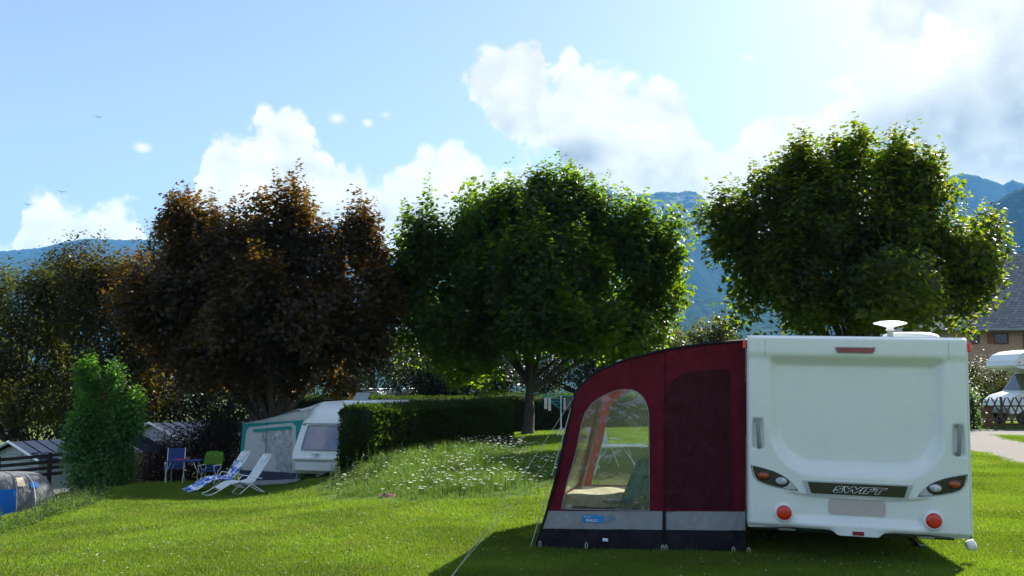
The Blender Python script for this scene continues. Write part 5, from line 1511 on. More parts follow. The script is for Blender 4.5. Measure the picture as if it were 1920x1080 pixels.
# chair with towel
def camp_chair(name, label, loc, rz, fabric, frame='steel', group=None, h=0.92):
    c = empty(name, loc, rz, label, 'chair', group)
    MB().bbox((-0.23, -0.22, 0.42), (0.23, 0.22, 0.445), 0.008).build('seat', fabric, c)
    rows = [[(x, 0.20 + 0.12 * t + 0.03 * math.cos(x * 6), 0.46 + (h - 0.46) * t) for x in np.linspace(-0.23, 0.23, 7)] for t in np.linspace(0, 1, 6)]
    mb = MB(); mb.sheet(rows); mb.build('backrest', fabric, c, True)
    for s in (-1, 1):
        MB().tube([(s * 0.25, -0.24, 0.0), (s * 0.25, 0.10, 0.44), (s * 0.25, 0.22, 0.47), (s * 0.25, 0.34, h + 0.01)], 0.011, 6).build('back_frame', M[frame], c, True)
        MB().tube([(s * 0.26, 0.30, 0.0), (s * 0.26, -0.20, 0.44), (s * 0.26, -0.24, 0.60)], 0.011, 6).build('leg', M[frame], c, True)
        MB().bbox((s * 0.26 - 0.025, -0.27, 0.60), (s * 0.26 + 0.025, 0.26, 0.622), 0.008).build('armrest', M['white_plastic'] if frame == 'white_metal' else M['grey_plastic'], c)
    return c
p = at_ground(1222, 12.1)
camp_chair('camp_chair', 'folding chair under a teal towel inside the burgundy awning', p, R(200), M['blue_fabric'], h=0.9)
rows = []
for t in np.linspace(0, 1, 14):
    y = 0.05 - 0.30 * t if t < 0.5 else -0.10 - 0.1 * (t - 0.5)
    row = []
    for u in np.linspace(-1, 1, 14):
        x = u * (0.10 + 0.27 * t)
        z = 0.98 - 0.66 * t ** 1.15 - 0.10 * abs(u) ** 2 * t + 0.012 * math.sin(11 * u)
        row.append((x - 0.10 * t, 0.02 + 0.035 * math.sin(9 * u + 2 * t) - 0.25 * t, z))
    rows.append(row)
mb = MB(); mb.sheet(rows); o = mb.build('teal_towel', M['teal_towel'], None, True); o.location = p + Vector((-0.14, -0.30, 0.03))
tag(o, 'teal towel draped over a chair inside the burgundy awning', 'towel')
bg_ = at_ground(1188, 11.55)
mb = MB(); mb.ell((0, 0, 0.26), (0.27, 0.19, 0.30), 18, 12)
mb.v = [(x * (1 + 0.12 * math.sin(9 * z + 3 * x)), y, max(0, z) * (1 + 0.10 * math.sin(13 * x))) for x, y, z in mb.v]
o = mb.build('cloth_bag', M['bag_pattern'], None, True); o.location = bg_; o.scale = (1, 1, 0.98)
tag(o, 'dark patterned cloth bag behind the awning window', 'bag')
bg_ = at_ground(1150, 11.35)
mb = MB(); mb.ell((0, 0, 0.20), (0.17, 0.13, 0.25), 16, 10)
mb.v = [(x * (1 + 0.15 * math.sin(12 * z)), y, max(0, z)) for x, y, z in mb.v]
o = mb.build('cloth_bundle', M['bag_pattern'], None, True); o.location = bg_
tag(o, 'crumpled striped cloth bundle below the round tray table', 'clothes')

# ------------------------------------------------------------------ old caravan on the lower terrace
oc = U(546, 912, 24.3); oc.z = gz(oc.x, oc.y) - 0.16
old = empty('old_caravan', oc, R(-14), 'old white caravan half hidden behind the clipped hedge', 'caravan')
OW = 2.1
def taper(z): return 0.02 + 0.17 * float(sstep(np.array([z]), 0.9, 2.35)[0]) 
PF = [(0.30, 0.42), (0.10, 0.45), (0.02, 0.60), (-0.06, 0.82), (-0.05, 0.95), (0.02, 1.05), (0.30, 1.78), (0.33, 1.84), (0.42, 1.98), (0.62, 2.16), (0.95, 2.29), (1.5, 2.36), (3.6, 2.38), (4.3, 2.28), (4.7, 2.0), (4.75, 0.9), (4.6, 0.42)]
mb = MB()
n = len(PF)
v = []
for j in range(7):
    u = j / 6
    for (y, z) in PF:
        tp = taper(z)
        bul = -0.05 * math.cos((u - 0.5) * math.pi) if y < 0.5 else 0
        v.append((tp + (OW - 2 * tp) * u, y + bul, z))
f = [tuple(range(n)), tuple(6 * n + i for i in range(n))[::-1]] + [(j * n + i, j * n + (i + 1) % n, (j + 1) * n + (i + 1) % n, (j + 1) * n + i) for j in range(6) for i in range(n)]
mb.add(v, f); mb.build('body', M['old_white'], old, True, 35)
def slope(u, t, off=0.0):
    """point on the slanted front, u 0..1 across, t 0..1 up the window"""
    z = 1.08 + (1.74 - 1.08) * t; y = 0.02 + (0.30 - 0.02) * (z - 1.05) / 0.73; tp = taper(z)
    bul = -0.05 * math.cos((u - 0.5) * math.pi)
    return (tp + (OW - 2 * tp) * u, y + bul - off, z + off * 0.35)
fw = MB(); fw.sheet([[slope(0.12 + 0.76 * u, t, 0.025) for u in np.linspace(0, 1, 9)] for t in np.linspace(0.02, 0.98, 4)])
fw = fw.build('front_window', M['blue_glass'], old, True)
fm = MB(); ring = [slope(0.12 + 0.76 * u, 0.02, 0.03) for u in np.linspace(0, 1, 9)] + [slope(0.88, t, 0.03) for t in (0.5,)] + [slope(0.88 - 0.76 * u, 0.98, 0.03) for u in np.linspace(0, 1, 9)] + [slope(0.12, 0.5, 0.03)]
fm.tube(ring + ring[:1], 0.018, 6, False); fm.build('window_frame', M['grey_plastic'], fw, True)
MB().tube([slope(0.74, t, 0.035) for t in (0.0, 0.5, 1.0)], 0.015, 6).build('window_bar', M['grey_plastic'], fw)
MB().tube([slope(u, 1.06, 0.012) for u in np.linspace(0.02, 0.98, 9)], 0.014, 6).build('trim_strip', M['grey_plastic'], old)
MB().tube([slope(u, 1.03, 0.02) for u in np.linspace(0.02, 0.06, 2)], 0.03, 6).build('marker_light', M['grey_plastic'], old)
MB().bbox((0.10, -0.19, 0.80), (2.0, -0.02, 0.93), 0.05).build('locker_lid', M['old_white'], old)
MB().bbox((0.14, -0.14, 0.52), (1.96, -0.02, 0.79), 0.04).build('gas_locker', M['old_white'], old)
MB().bbox((0.68, -0.235, 0.985), (0.86, -0.12, 1.0), 0.004).build('locker_handle', M['grey_plastic'], old)
mb = MB(); mb.tube([(1.05, 0.2, 0.46), (1.05, -0.75, 0.44)], 0.05, 8); mb.tube([(1.05, -0.55, 0.5), (1.05, -0.55, 0.06)], 0.03, 8); mb.build('tow_hitch', M['black_plastic'], old, True)
mb = MB(); mb.lathe([(0.02, -0.03), (0.11, -0.03), (0.11, 0.03), (0.02, 0.03)], 18, Matrix.Translation((1.05, -0.55, 0.11)) @ Matrix.Rotation(math.pi / 2, 4, 'Y')); mb.build('jockey_wheel', M['rubber'], old, True)
for x in (0.2, 1.9):
    Mt = Matrix.Translation((x, 2.5, 0.30)) @ Matrix.Rotation(math.pi / 2, 4, 'Y')
    w = MB().lathe([(0.18, -0.08), (0.29, -0.08), (0.30, 0), (0.29, 0.08), (0.18, 0.08)], 24, Mt).build('wheel', M['rubber'], old, True)
    MB().lathe([(0.03, -0.07), (0.18, -0.06), (0.18, 0.06), (0.03, 0.07)], 20, Mt).build('rim', M['silver'], w, True)
MB().box((0.15, 0.4, 0.33), (1.95, 4.5, 0.42)).build('chassis', M['black_plastic'], old)
hp = MB(); hp.prism([(0.0, 0.0), (0.03, 0.0), (0.33, 0.24), (0.30, 0.26)], 0, 0.42, 0)
hp.v = [(x + 1.05, y + 1.5, z + 2.36) for x, y, z in hp.v]
hp.build('roof_hatch', M['grey_plastic'], old)
MB().bbox((0.9, 1.3, 2.33), (1.6, 2.0, 2.39), 0.02).build('hatch_base', M['white_plastic'], old)

oa = empty('caravan_awning', old.matrix_world @ Vector((0, 0, 0)), 0, 'grey and teal tent awning fixed to the old caravan', 'awning')
oa.location = oc; oa.rotation_euler = (0, 0, R(-14)); oa.scale = (1.0, 1.0, 1.02); old.scale = (1.0, 1.0, 0.99)
gl = lambda x, y: (lambda w: gz(w.x, w.y) - oc.z)(Matrix.Rotation(R(-14), 4, 'Z') @ Vector((x, y, 0)) + oc)
AWX = -1.80
YA0, YA1 = 0.35, 3.9
zt = lambda x: float(np.interp(x, [AWX, 0.05], [1.72, 1.90]))
fx = lambda x, z: x - 0.0 if x > -1 else x + 0.10 * (z / 1.7)
def fw_(y, off=0.0, amp=0.04, sd=3): return lambda a, b: (fx(a, b), y - off + rip(a, b, amp, 2.5, sd), b)
wl_ = [(AWX, gl(AWX, YA0) + 0.06), (-0.02, gl(0, YA0) + 0.06), (0.05, 1.0), (0.20, 1.70), (0.22, 1.90), (AWX, 1.72)]
panel('front_wall', wl_, [], M['canvas_pale'], fw_(YA0), oa, 0.12)
panel('teal_border', [(AWX - 0.01, 0.45), (AWX + 0.07, 0.45), (AWX + 0.11, 1.52), (AWX + 0.20, 1.62), (-0.20, 1.75), (-0.08, 1.64), (-0.05, 0.35), (0.02, 0.35), (0.08, 1.2), (0.17, 1.82), (AWX - 0.01, 1.70)], [], M['canvas_teal'], fw_(YA0, 0.012), oa, 0.1)
panel('curtained_window', [(AWX + 0.34, 0.45), (-0.18, 0.40), (-0.20, 1.58), (AWX + 0.36, 1.48)], [], M['film_grey'], fw_(YA0, 0.015, 0.09, 7), oa, 0.06)
panel('rolled_blind', [(AWX + 0.34, 1.48), (-0.20, 1.58), (-0.20, 1.66), (AWX + 0.34, 1.56)], [], M['canvas_teal'], fw_(YA0, 0.03), oa, 0.1)
panel('dark_skirt', [(AWX + 0.02, gl(AWX, YA0) + 0.10), (-0.05, gl(0, YA0) + 0.10), (-0.03, 0.42), (AWX + 0.02, 0.46)], [], M['canvas_slate'], fw_(YA0, 0.014), oa, 0.1)
mb = MB(); mb.sheet([[(x, YA0 - 0.02 - 0.28 * t, gl(x, YA0 - 0.02 - 0.28 * t) + 0.10 * (1 - t) + 0.015) for x in np.linspace(AWX + 0.3, 0.12, 14)] for t in np.linspace(0, 1, 5)]); mb.build('hem_flap', M['canvas_grey'], oa, True)
mb = MB(); mb.sheet([[(fx(AWX, zz), y, zz) for zz in np.linspace(gl(AWX, y), 1.72, 6)] for y in np.linspace(YA0, YA1, 8)]); mb.build('side_wall', M['canvas_teal'], oa, True)
rows = []
for y in np.linspace(YA0 - 0.08, YA1, 16):
    row = []
    for t in np.linspace(0, 1, 14):
        x = AWX - 0.05 + (0.36 - AWX) * t
        z = 1.73 + (2.24 - 1.73) * t ** 1.15 - 0.09 * math.sin(math.pi * t) * (0.6 + 0.4 * math.sin(y * 2)) 
        if t > 0.85 and y < 0.6: z -= 0.12
        row.append((x, y, z))
    rows.append(row)
mb = MB(); mb.sheet(rows); mb.build('roof', M['canvas_pale'], oa, True)
panel('gable', [(AWX + 0.1, 1.715), (0.22, 1.895), (0.33, 2.10), (-0.6, 1.93), (-1.4, 1.76)], [], M['canvas_pale'], fw_(YA0, 0.02), oa, 0.15)
for x in (AWX + 0.12, 0.02): MB().tube([(x, YA0 + 0.05, gl(x, YA0)), (x + 0.05, YA0 + 0.05, zt(x) - 0.02)], 0.014, 6).build('pole', M['steel'], oa)

# ------------------------------------------------------------------ sun loungers, chairs and table
def lounger(name, label, foot, head, group=None):
    foot = Vector(foot); head = Vector(head)
    d = head - foot; rz = math.atan2(d.y, d.x)
    o = empty(name, (foot.x, foot.y, gz(foot.x, foot.y)), rz, label, 'sun lounger', group)
    o.scale = (0.88, 0.88, 0.88)
    hw = 0.29
    prof = [(0.0, 0.05), (0.10, 0.07), (0.55, 0.30), (0.80, 0.34), (1.05, 0.30), (1.22, 0.34), (1.36, 0.52), (1.58, 0.86), (1.66, 0.98)]
    rows = [[(x, y, z - 0.02 * math.cos(y / hw * 1.57)) for y in np.linspace(-hw + 0.02, hw - 0.02, 7)] for x, z in prof[1:]]
    rows2 = [[(a[0] * (1 - t) + b[0] * t, a[1] * (1 - t) + b[1] * t, a[2] * (1 - t) + b[2] * t) for a, b in zip(rows[k], rows[k + 1])] for k in range(len(rows) - 1) for t in (0, 0.5)] + [rows[-1]]
    cut = [r for r in rows2 if r[0][0] > 0.26]
    mb = MB(); mb.sheet(cut); mb.build('sling', M['sling'], o, True, 180)
    for s in (-1, 1):
        MB().tube([(x, s * hw, z) for x, z in prof], 0.013, 6).build('side_rail', M['white_metal'], o, True)
        MB().tube([(0.98, s * hw, 0.33), (1.10, s * (hw + 0.03), 0.46), (1.42, s * (hw + 0.03), 0.40)], 0.012, 6).build('armrest', M['white_metal'], o, True)
    MB().tube([(0.0, -hw, 0.05), (-0.03, -hw * 0.7, 0.03), (-0.03, hw * 0.7, 0.03), (0.0, hw, 0.05)], 0.013, 6).build('foot_rail', M['white_metal'], o, True)
    MB().tube([(1.66, -hw, 0.98), (1.70, -hw * 0.6, 1.02), (1.70, hw * 0.6, 1.02), (1.66, hw, 0.98)], 0.013, 6).build('head_rail', M['white_metal'], o, True)
    MB().tube([(1.25, -hw, 0.36), (0.82, -hw, 0.02), (0.80, -hw * 0.7, 0.01), (0.80, hw * 0.7, 0.01), (0.82, hw, 0.02), (1.25, hw, 0.36)], 0.013, 6).build('leg_frame', M['white_metal'], o, True)
    MB().tube([(1.05, -hw * 0.95, 0.31), (1.52, -hw * 0.95, 0.02), (1.54, -hw * 0.7, 0.01), (1.54, hw * 0.7, 0.01), (1.52, hw * 0.95, 0.02), (1.05, hw * 0.95, 0.31)], 0.013, 6).build('leg_frame', M['white_metal'], o, True)
    pl_ = MB(); pl_.sheet([[(x - 0.015, y, z + 0.02) for y in np.linspace(-0.2, 0.2, 5)] for x, z in ((1.57, 0.845), (1.62, 0.93), (1.665, 0.985))]); pl_.build('head_pad', M['sling'], o, True)
    return o, prof, hw
C_ = lambda q: Vector(((q - 960) / FPX * 24.6, 24.6, gz((q - 960) / FPX * 24.6, 24.6)))
f1 = G(386, 930, 16, 30); h1 = f1 + Vector((1.45, 1.10, 0))
lounger('sun_lounger', 'bare white folding sun lounger with its foot towards the lawn', f1, h1, 'sun loungers by the grey awning')
f2 = G(350, 922, 16, 30); h2 = f2 + Vector((1.40, 1.15, 0))
l2, prof, hw = lounger('sun_lounger', 'white sun lounger covered by a blue patterned towel', f2, h2, 'sun loungers by the grey awning')
tw = MB(); rows = []
pp_ = [(-0.06, 0.05), (0.10, 0.12), (0.55, 0.35), (0.80, 0.39), (1.05, 0.35), (1.22, 0.40), (1.34, 0.58), (1.44, 0.74), (1.47, 0.79)]
for k in range(len(pp_) - 1):
    for t in (0, 0.25, 0.5, 0.75):
        x = pp_[k][0] * (1 - t) + pp_[k + 1][0] * t; z = pp_[k][1] * (1 - t) + pp_[k + 1][1] * t
        rows.append([(x + 0.015 * math.sin(7 * u), u * 0.33, z - 0.09 * abs(u) ** 3 + 0.018 * math.sin(11 * u + 9 * x) + 0.012 * math.sin(23 * x)) for u in np.linspace(-1, 1, 14)])
tw.sheet(rows)
o = tw.build('beach_towel', M['towel_pattern'], None, True); o.location = l2.location; o.rotation_euler = l2.rotation_euler; o.scale = l2.scale
tag(o, 'blue and white patterned beach towel spread on a sun lounger', 'towel')
p = C_(338); camp_chair('camp_chair', 'blue high-backed folding chair left of the blue camping table', p, R(15), M['blue_fabric'], 'white_metal', h=1.02).scale = (0.9, 0.9, 0.9)
p = C_(402); c2 = camp_chair('camp_chair', 'blue folding chair hung with a green towel', p, R(-8), M['blue_fabric'], 'white_metal', h=0.98); c2.scale = (0.86, 0.86, 0.86)
rows = []
for t in np.linspace(-1, 1, 13):
    yv = 0.33 + 0.055 * t; zv = 1.03 - 0.42 * abs(t) ** 1.5 if t < 0 else 1.03 - 0.3 * t ** 1.5
    rows.append([(u * (0.28 + 0.05 * abs(t)), (yv if abs(t) > 0.3 else 0.33) - (0.07 * abs(t) if t < 0 else 0), zv - 0.04 * u * u + 0.012 * math.sin(9 * u + 4 * t)) for u in np.linspace(-1, 1, 12)])
mb = MB(); mb.sheet(rows); o = mb.build('green_towel', M['green_towel'], None, True); o.location = c2.location; o.rotation_euler = c2.rotation_euler; o.scale = c2.scale
tag(o, 'bright green towel draped over the back of a blue chair', 'towel')
p = C_(364) + Vector((0, -0.35, 0)); p.z = gz(p.x, p.y)
ct = empty('camping_table', p, R(6), 'blue folding camping table with pale legs by the loungers', 'table')
MB().bbox((-0.42, -0.28, 0.60), (0.42, 0.28, 0.63), 0.01).build('tabletop', M['blue_fabric'], ct)
for s in (-1, 1):
    for e in (-1, 1): MB().tube([(s * 0.28, e * 0.24, 0.60), (s * 0.40, e * 0.24, 0.35), (s * 0.40, e * 0.24, 0.0)], 0.012, 6).build('leg', M['steel'], ct, True)
o = MB().lathe([(0.02, 0.0), (0.13, 0.004), (0.16, 0.02), (0.15, 0.022), (0.02, 0.012)], 24).build('pink_dish', M['pink'], None, True); o.location = p + Vector((-0.12, -0.03, 0.632))
tag(o, 'shallow pink dish on the blue camping table', 'dish')
o = MB().lathe([(0.03, 0.0), (0.05, 0.03), (0.05, 0.07), (0.02, 0.075)], 16).build('fruit_pot', M['wood_orange'], None, True); o.location = p + Vector((0.08, 0.0, 0.632))
tag(o, 'small orange pot beside the pink dish on the camping table', 'pot')

# white furniture seen through the awning window, on the lawn beyond
fw2 = G(1158, 893, 15, 28)
wt = empty('slatted_table', fw2 + Vector((0.0, 0.4, 0)), R(4), 'white slatted garden table seen through the awning window', 'table')
for k in range(6): MB().bbox((-0.62, -0.36 + 0.125 * k, 0.58), (0.62, -0.26 + 0.125 * k, 0.60), 0.006).build('slat', M['white_metal'], wt)
for s in (-1, 1):
    MB().tube([(s * 0.50, -0.34, 0.0), (s * 0.20, 0.34, 0.58)], 0.014, 6).build('leg', M['white_metal'], wt)
    MB().tube([(s * 0.50, 0.34, 0.0), (s * 0.20, -0.34, 0.58)], 0.014, 6).build('leg', M['white_metal'], wt)
    MB().tube([(s * 0.5, -0.30, 0.565), (s * 0.5, 0.34, 0.565)], 0.012, 6).build('rail', M['white_metal'], wt)
p = fw2 + Vector((-0.15, 1.3, 0)); p.z = gz(p.x, p.y)
camp_chair('garden_chair', 'white folding garden chair beyond the slatted table', p, R(25), M['sling'], 'white_metal', h=0.85)

# clothes airer
p = G(1052, 818, 24, 40)
ar = empty('clothes_airer', p, R(10), 'teal rotary clothes airer with washing behind the burgundy awning', 'clothes airer')
hA = (U(1050, 742, p.y).z - p.z)
MB().tube([(0, 0, 0), (0, 0, hA)], 0.022, 8).build('post', M['white_metal'], ar, True)
for k in range(4):
    a = k * math.pi / 2 + 0.5
    MB().tube([(0, 0, hA - 0.45), (0.85 * math.cos(a), 0.85 * math.sin(a), hA)], 0.014, 6).build('arm', M['teal_metal'], ar)
for k in range(3):
    a = k * 2.094; MB().tube([(0, 0, 0.3), (0.4 * math.cos(a), 0.4 * math.sin(a), 0.0)], 0.012, 6).build('foot', M['white_metal'], ar)
for r in (0.85, 0.68, 0.50, 0.34):
    q = [(r * math.cos(k * math.pi / 2 + 0.5), r * math.sin(k * math.pi / 2 + 0.5), hA - 0.45 + 0.45 * r / 0.85 - 0.0) for k in range(5)]
    MB().tube(q, 0.009, 5, False).build('line', M['teal_metal'], ar)
for (x, y, w, h, m, nm, lb) in ((-0.62, -0.45, 0.10, 0.36, 'cotton', 'sock', 'pale sock hanging at the left end of the clothes airer'), (-0.50, -0.5, 0.09, 0.42, 'cotton', 'sock', 'long off-white sock second from the left on the clothes airer'),
                                (-0.02, -0.6, 0.06, 0.40, 'cotton', 'strap', 'narrow white cloth in the middle of the clothes airer'), (0.15, -0.6, 0.22, 0.38, 'cotton_dark', 'shirt', 'dark striped cloth hanging on the clothes airer'), (0.34, -0.58, 0.07, 0.42, 'cotton', 'strap', 'white strip of cloth at the right of the clothes airer')):
    mb = MB(); mb.sheet([[(x + w * u, y + 0.02 * math.sin(5 * u + 3 * t), hA - 0.06 - h * t) for u in np.linspace(-0.5, 0.5, 5)] for t in np.linspace(0, 1, 6)])
    o = mb.build('hanging_' + nm, M[m], None, True); o.location = p; o.rotation_euler = (0, 0, R(10))
    tag(o, lb, 'laundry', 'laundry on the clothes airer')

# white van behind the back hedge
p = Vector((U(722, 780, 42).x, 42.0, 0)); p.z = gz(p.x, p.y)
vn = empty('white_van', p, R(62), 'white van roof with rack showing above the back hedge', 'van')
hv = U(735, 733, 42).z - p.z
mb = MB(); mb.prism([(-0.9, 0.35), (0.9, 0.35), (0.9, 1.0), (0.82, hv - 0.10), (0.70, hv), (-0.70, hv), (-0.82, hv - 0.10), (-0.9, 1.0)], -1.6, 2.4, 0); mb.build('body', M['gelcoat'], vn)
for s in (-1, 1):
    MB().tube([(-1.3, s * 0.6, hv + 0.10), (2.1, s * 0.6, hv + 0.10)], 0.025, 6).build('rack_rail', M['steel'], vn)
    for x in (-1.1, 0.0, 1.1): MB().tube([(x, s * 0.6, hv - 0.02), (x, s * 0.6, hv + 0.10)], 0.02, 6).build('rack_foot', M['black_plastic'], vn)
    MB().bbox((-1.0, s * 0.885 - 0.02, hv - 0.65), (1.8, s * 0.885 + 0.02, hv - 0.25), 0.02).build('side_window', M['dark_glass'], vn)
for x in (-0.9, 1.6):
    for s in (-1, 1):
        MB().lathe([(0.12, -0.1), (0.32, -0.1), (0.32, 0.1), (0.12, 0.1)], 20, Matrix.Translation((x, s * 0.8, 0.32)) @ Matrix.Rotation(math.pi / 2, 4, 'X')).build('wheel', M['rubber'], vn, True)

# ------------------------------------------------------------------ left: cabins, fence, tent
def cabin(name, label, pk, Y, width, depth, rise, wall_h, rz, boards):
    """low gabled cabin: pk is the pixel of the gable peak"""
    top = U(*pk, Y); zg_ = gz(top.x, top.y)
    c = empty(name, (top.x, top.y, zg_), R(rz), label, 'cabin')
    H = top.z - zg_; E_ = H - rise
    hw = width / 2
    MB().prism([(-hw + 0.15, -0.3), (hw - 0.15, -0.3), (hw - 0.15, E_ + 0.02), (0, H - 0.08), (-hw + 0.15, E_ + 0.02)], 0.05, depth, 1).build('wall', M['cladding'], c)
    bh = 0.17; z = -0.1
    while z < H - 0.15:
        w = hw - 0.16 if z < E_ - bh else max(0.05, (hw - 0.1) * (H - 0.1 - z - bh) / rise)
        MB().prism([(0.05, z), (0.03, z), (0.012, z + 0.01), (0.04, z + bh - 0.01), (0.05, z + bh - 0.01)], -w, w, 0).build('cladding_board', M['cladding'], c)
        z += bh
    for s in (-1, 1):
        mb = MB(); mb.add([(0, -0.18, H), (s * (hw + 0.1), -0.18, E_ - 0.03), (s * (hw + 0.1), depth, E_ - 0.03), (0, depth, H), (0, -0.18, H - 0.06), (s * (hw + 0.1), -0.18, E_ - 0.09), (s * (hw + 0.1), depth, E_ - 0.09), (0, depth, H - 0.06)],
                          [(0, 1, 2, 3), (4, 7, 6, 5), (0, 4, 5, 1), (1, 5, 6, 2), (2, 6, 7, 3)])
        rf = mb.build('roof', M['blue_roof'], c)
        for k in range(1, int(depth / 0.45)):
            MB().tube([(0, -0.18 + 0.45 * k, H + 0.012), (s * (hw + 0.1), -0.18 + 0.45 * k, E_ - 0.018)], 0.012, 4).build('roof_seam', M['blue_roof'], rf)
        mb = MB(); mb.tube([(0, -0.20, H - 0.0), (s * (hw + 0.12), -0.20, E_ - 0.05)], 0.05, 4); mb.build('barge_board', M['white_plastic'], c)
    return c
cabin('holiday_cabin', 'grey gabled cabin with blue roof behind the rail fence at far left', (27, 828), 29.0, 2.9, 5.0, 0.50, 1.4, -28, 6)
cabin('holiday_cabin', 'grey gabled cabin partly hidden between the tall shrub and dark shrubs', (288, 793), 33.0, 3.4, 5.0, 0.55, 1.5, -28, 6)
p = U(285, 868, 31.0); zg_ = gz(p.x, p.y)
dk = empty('wooden_deck', (p.x, p.y, zg_), R(-20), 'orange-brown wooden deck rail below the half-hidden cabin', 'deck')
hd_ = max(0.5, p.z - zg_)
for k in range(5): MB().bbox((-0.9, -0.02, hd_ - 0.55 + 0.16 * k), (0.9, 0.02, hd_ - 0.42 + 0.16 * k), 0.006).build('board', M['wood_orange'], dk)
for x in (-0.85, 0, 0.85): MB().bbox((x - 0.04, 0.025, -0.1), (x + 0.04, 0.10, hd_ + 0.28), 0.006).build('post', M['wood_brown'], dk)
# rail fence
pA = U(-120, 885, 23.0); pB = U(118, 868, 25.5); pA.z = gz(pA.x, pA.y); pB.z = gz(pB.x, pB.y)
fd = (pB - pA); L_ = Vector((fd.x, fd.y)).length
fe = empty('rail_fence', pA, math.atan2(fd.y, fd.x), 'dark brown wooden rail fence behind the blue dome tent', 'fence')
mid = (U(78, 855, 25.0))
tA = U(-120, 872, 23.0).z - pA.z; tB = U(118, 852, 25.5).z - pA.z
for i, dz in enumerate((0.0, -0.17, -0.34, -0.51)):
    mb = MB(); mb.bbox((0, -0.025, -0.045), (L_, 0.025, 0.045), 0.008)
    mb.v = [(x, y, z + tA + (tB - tA) * x / L_ + dz) for x, y, z in mb.v]; mb.build('rail', M['wood_dark'], fe)
for x in np.arange(0.1, L_ + 0.1, 1.35):
    zg_ = tA + (tB - tA) * x / L_
    xw_, yw_ = pA.x + fd.x * x / L_, pA.y + fd.y * x / L_
    MB().bbox((x - 0.055, -0.09, gz(xw_, yw_) - pA.z - 0.1), (x + 0.055, -0.03, zg_ + 0.09), 0.01).build('post', M['wood_dark'], fe)
# dome tent
tc_ = U(5, 968, 21.2); tc_.z = gz(tc_.x, tc_.y)
dt = empty('dome_tent', tc_, R(8), 'blue and grey dome tent at the far left below the lawn', 'tent')
rx, ry = 1.08, 0.95; hz_ = U(5, 886, 21.2).z - tc_.z
def dome(u0, u1, t0, t1, k=1.0, n=14, m=10):
    rows = []
    for t in np.linspace(t0, t1, m):
        row = []
        for u in np.linspace(u0, u1, n):
            s = math.cos(t) ** 0.40
            # pulled to four corners at the ground
            sq = 1 + 0.10 * math.cos(4 * u) * (1 - math.sin(t))
            row.append((rx * k * s * sq * math.cos(u), ry * k * s * sq * math.sin(u), hz_ * k * math.sin(t) ** 0.9))
        rows.append(row)
    return rows
h_ = math.pi / 2
for (u0, u1, m_, nm) in ((-2.6, -0.98, 'canvas_blue', 'blue_panel'), (-0.98, 0.35, 'tent_grey', 'grey_panel'), (0.35, 2.2, 'tent_grey', 'grey_panel'), (2.2, 3.683, 'canvas_blue', 'blue_panel')):
    mb = MB(); mb.sheet(dome(u0, u1, 0.0, 0.75)); mb.build(nm, M[m_], dt, True)
mb = MB(); mb.sheet(dome(-3.1416, 3.1416, 0.75, h_, 1.0, 34, 10)); mb.build('flysheet_top', M['tent_grey'], dt, True)
mb = MB(); mb.tube([r[0] for r in dome(-0.55, -0.5, 0.02, h_, 1.012, 2, 14)], 0.008, 6); mb.build('pole', M['white_plastic'], dt, True)
mb = MB(); mb.tube([r[0] for r in dome(-0.98, -0.93, 0.02, h_, 1.01, 2, 14)], 0.006, 6); mb.build('pole', M['canvas_grey'], dt, True)
mb = MB(); mb.sheet(dome(-0.62, -0.42, 0.72, 0.92, 1.012, 6, 6)); mb.build('vent_flap', M['canvas_blue'], dt, True)
mb = MB(); mb.sheet(dome(-0.95, -0.75, 0.80, 1.15, 1.012, 5, 5)); mb.build('vent_flap', M['beige'], dt, True)

# ------------------------------------------------------------------ right: house, wall, motorhome, lattice fence
YH = 56.0
hl = U(1772, 618, YH); zg_ = gz(hl.x + 5, YH)
hs = empty('house', (hl.x, hl.y, zg_), R(-3), 'beige house with grey slate hipped roof behind the motorhome', 'house')
EH = hl.z - zg_
HW, HD, RI = 19.0, 11.0, 5.7
MB().box((0.6, 0.6, -0.4), (HW - 0.6, HD - 0.6, EH - 0.02)).build('wall', M['render'], hs)
mb = MB(); v = [(0, 0, EH), (HW, 0, EH), (HW, HD, EH), (0, HD, EH), (HD / 2, HD / 2, EH + RI), (HW - HD / 2, HD / 2, EH + RI)]
mb.add(v, [(0, 1, 5, 4), (1, 2, 5), (2, 3, 4, 5), (3, 0, 4), (3, 2, 1, 0)])
rf = mb.build('roof', M['slate'], hs)
uv = rf.data.uv_layers.new(name='UVMap')
for pl2 in rf.data.polygons:
    nrm = pl2.normal; t1 = Vector((0, 0, 1)).cross(nrm); t1 = t1.normalized() if t1.length > 0.01 else Vector((1, 0, 0)); t2 = nrm.cross(t1)
    for li in pl2.loop_indices:
        co = rf.data.vertices[rf.data.loops[li].vertex_index].co; uv.data[li].uv = (co.dot(t1), co.dot(t2))
MB().box((-0.02, -0.04, EH - 0.20), (HW + 0.02, 0.02, EH + 0.02)).build('fascia', M['wood_brown'], rf)
mb = MB(); mb.tube([(-0.05, -0.12, EH - 0.02), (HW + 0.05, -0.12, EH - 0.02)], 0.07, 8); mb.build('gutter', M['grey_plastic'], rf, True)
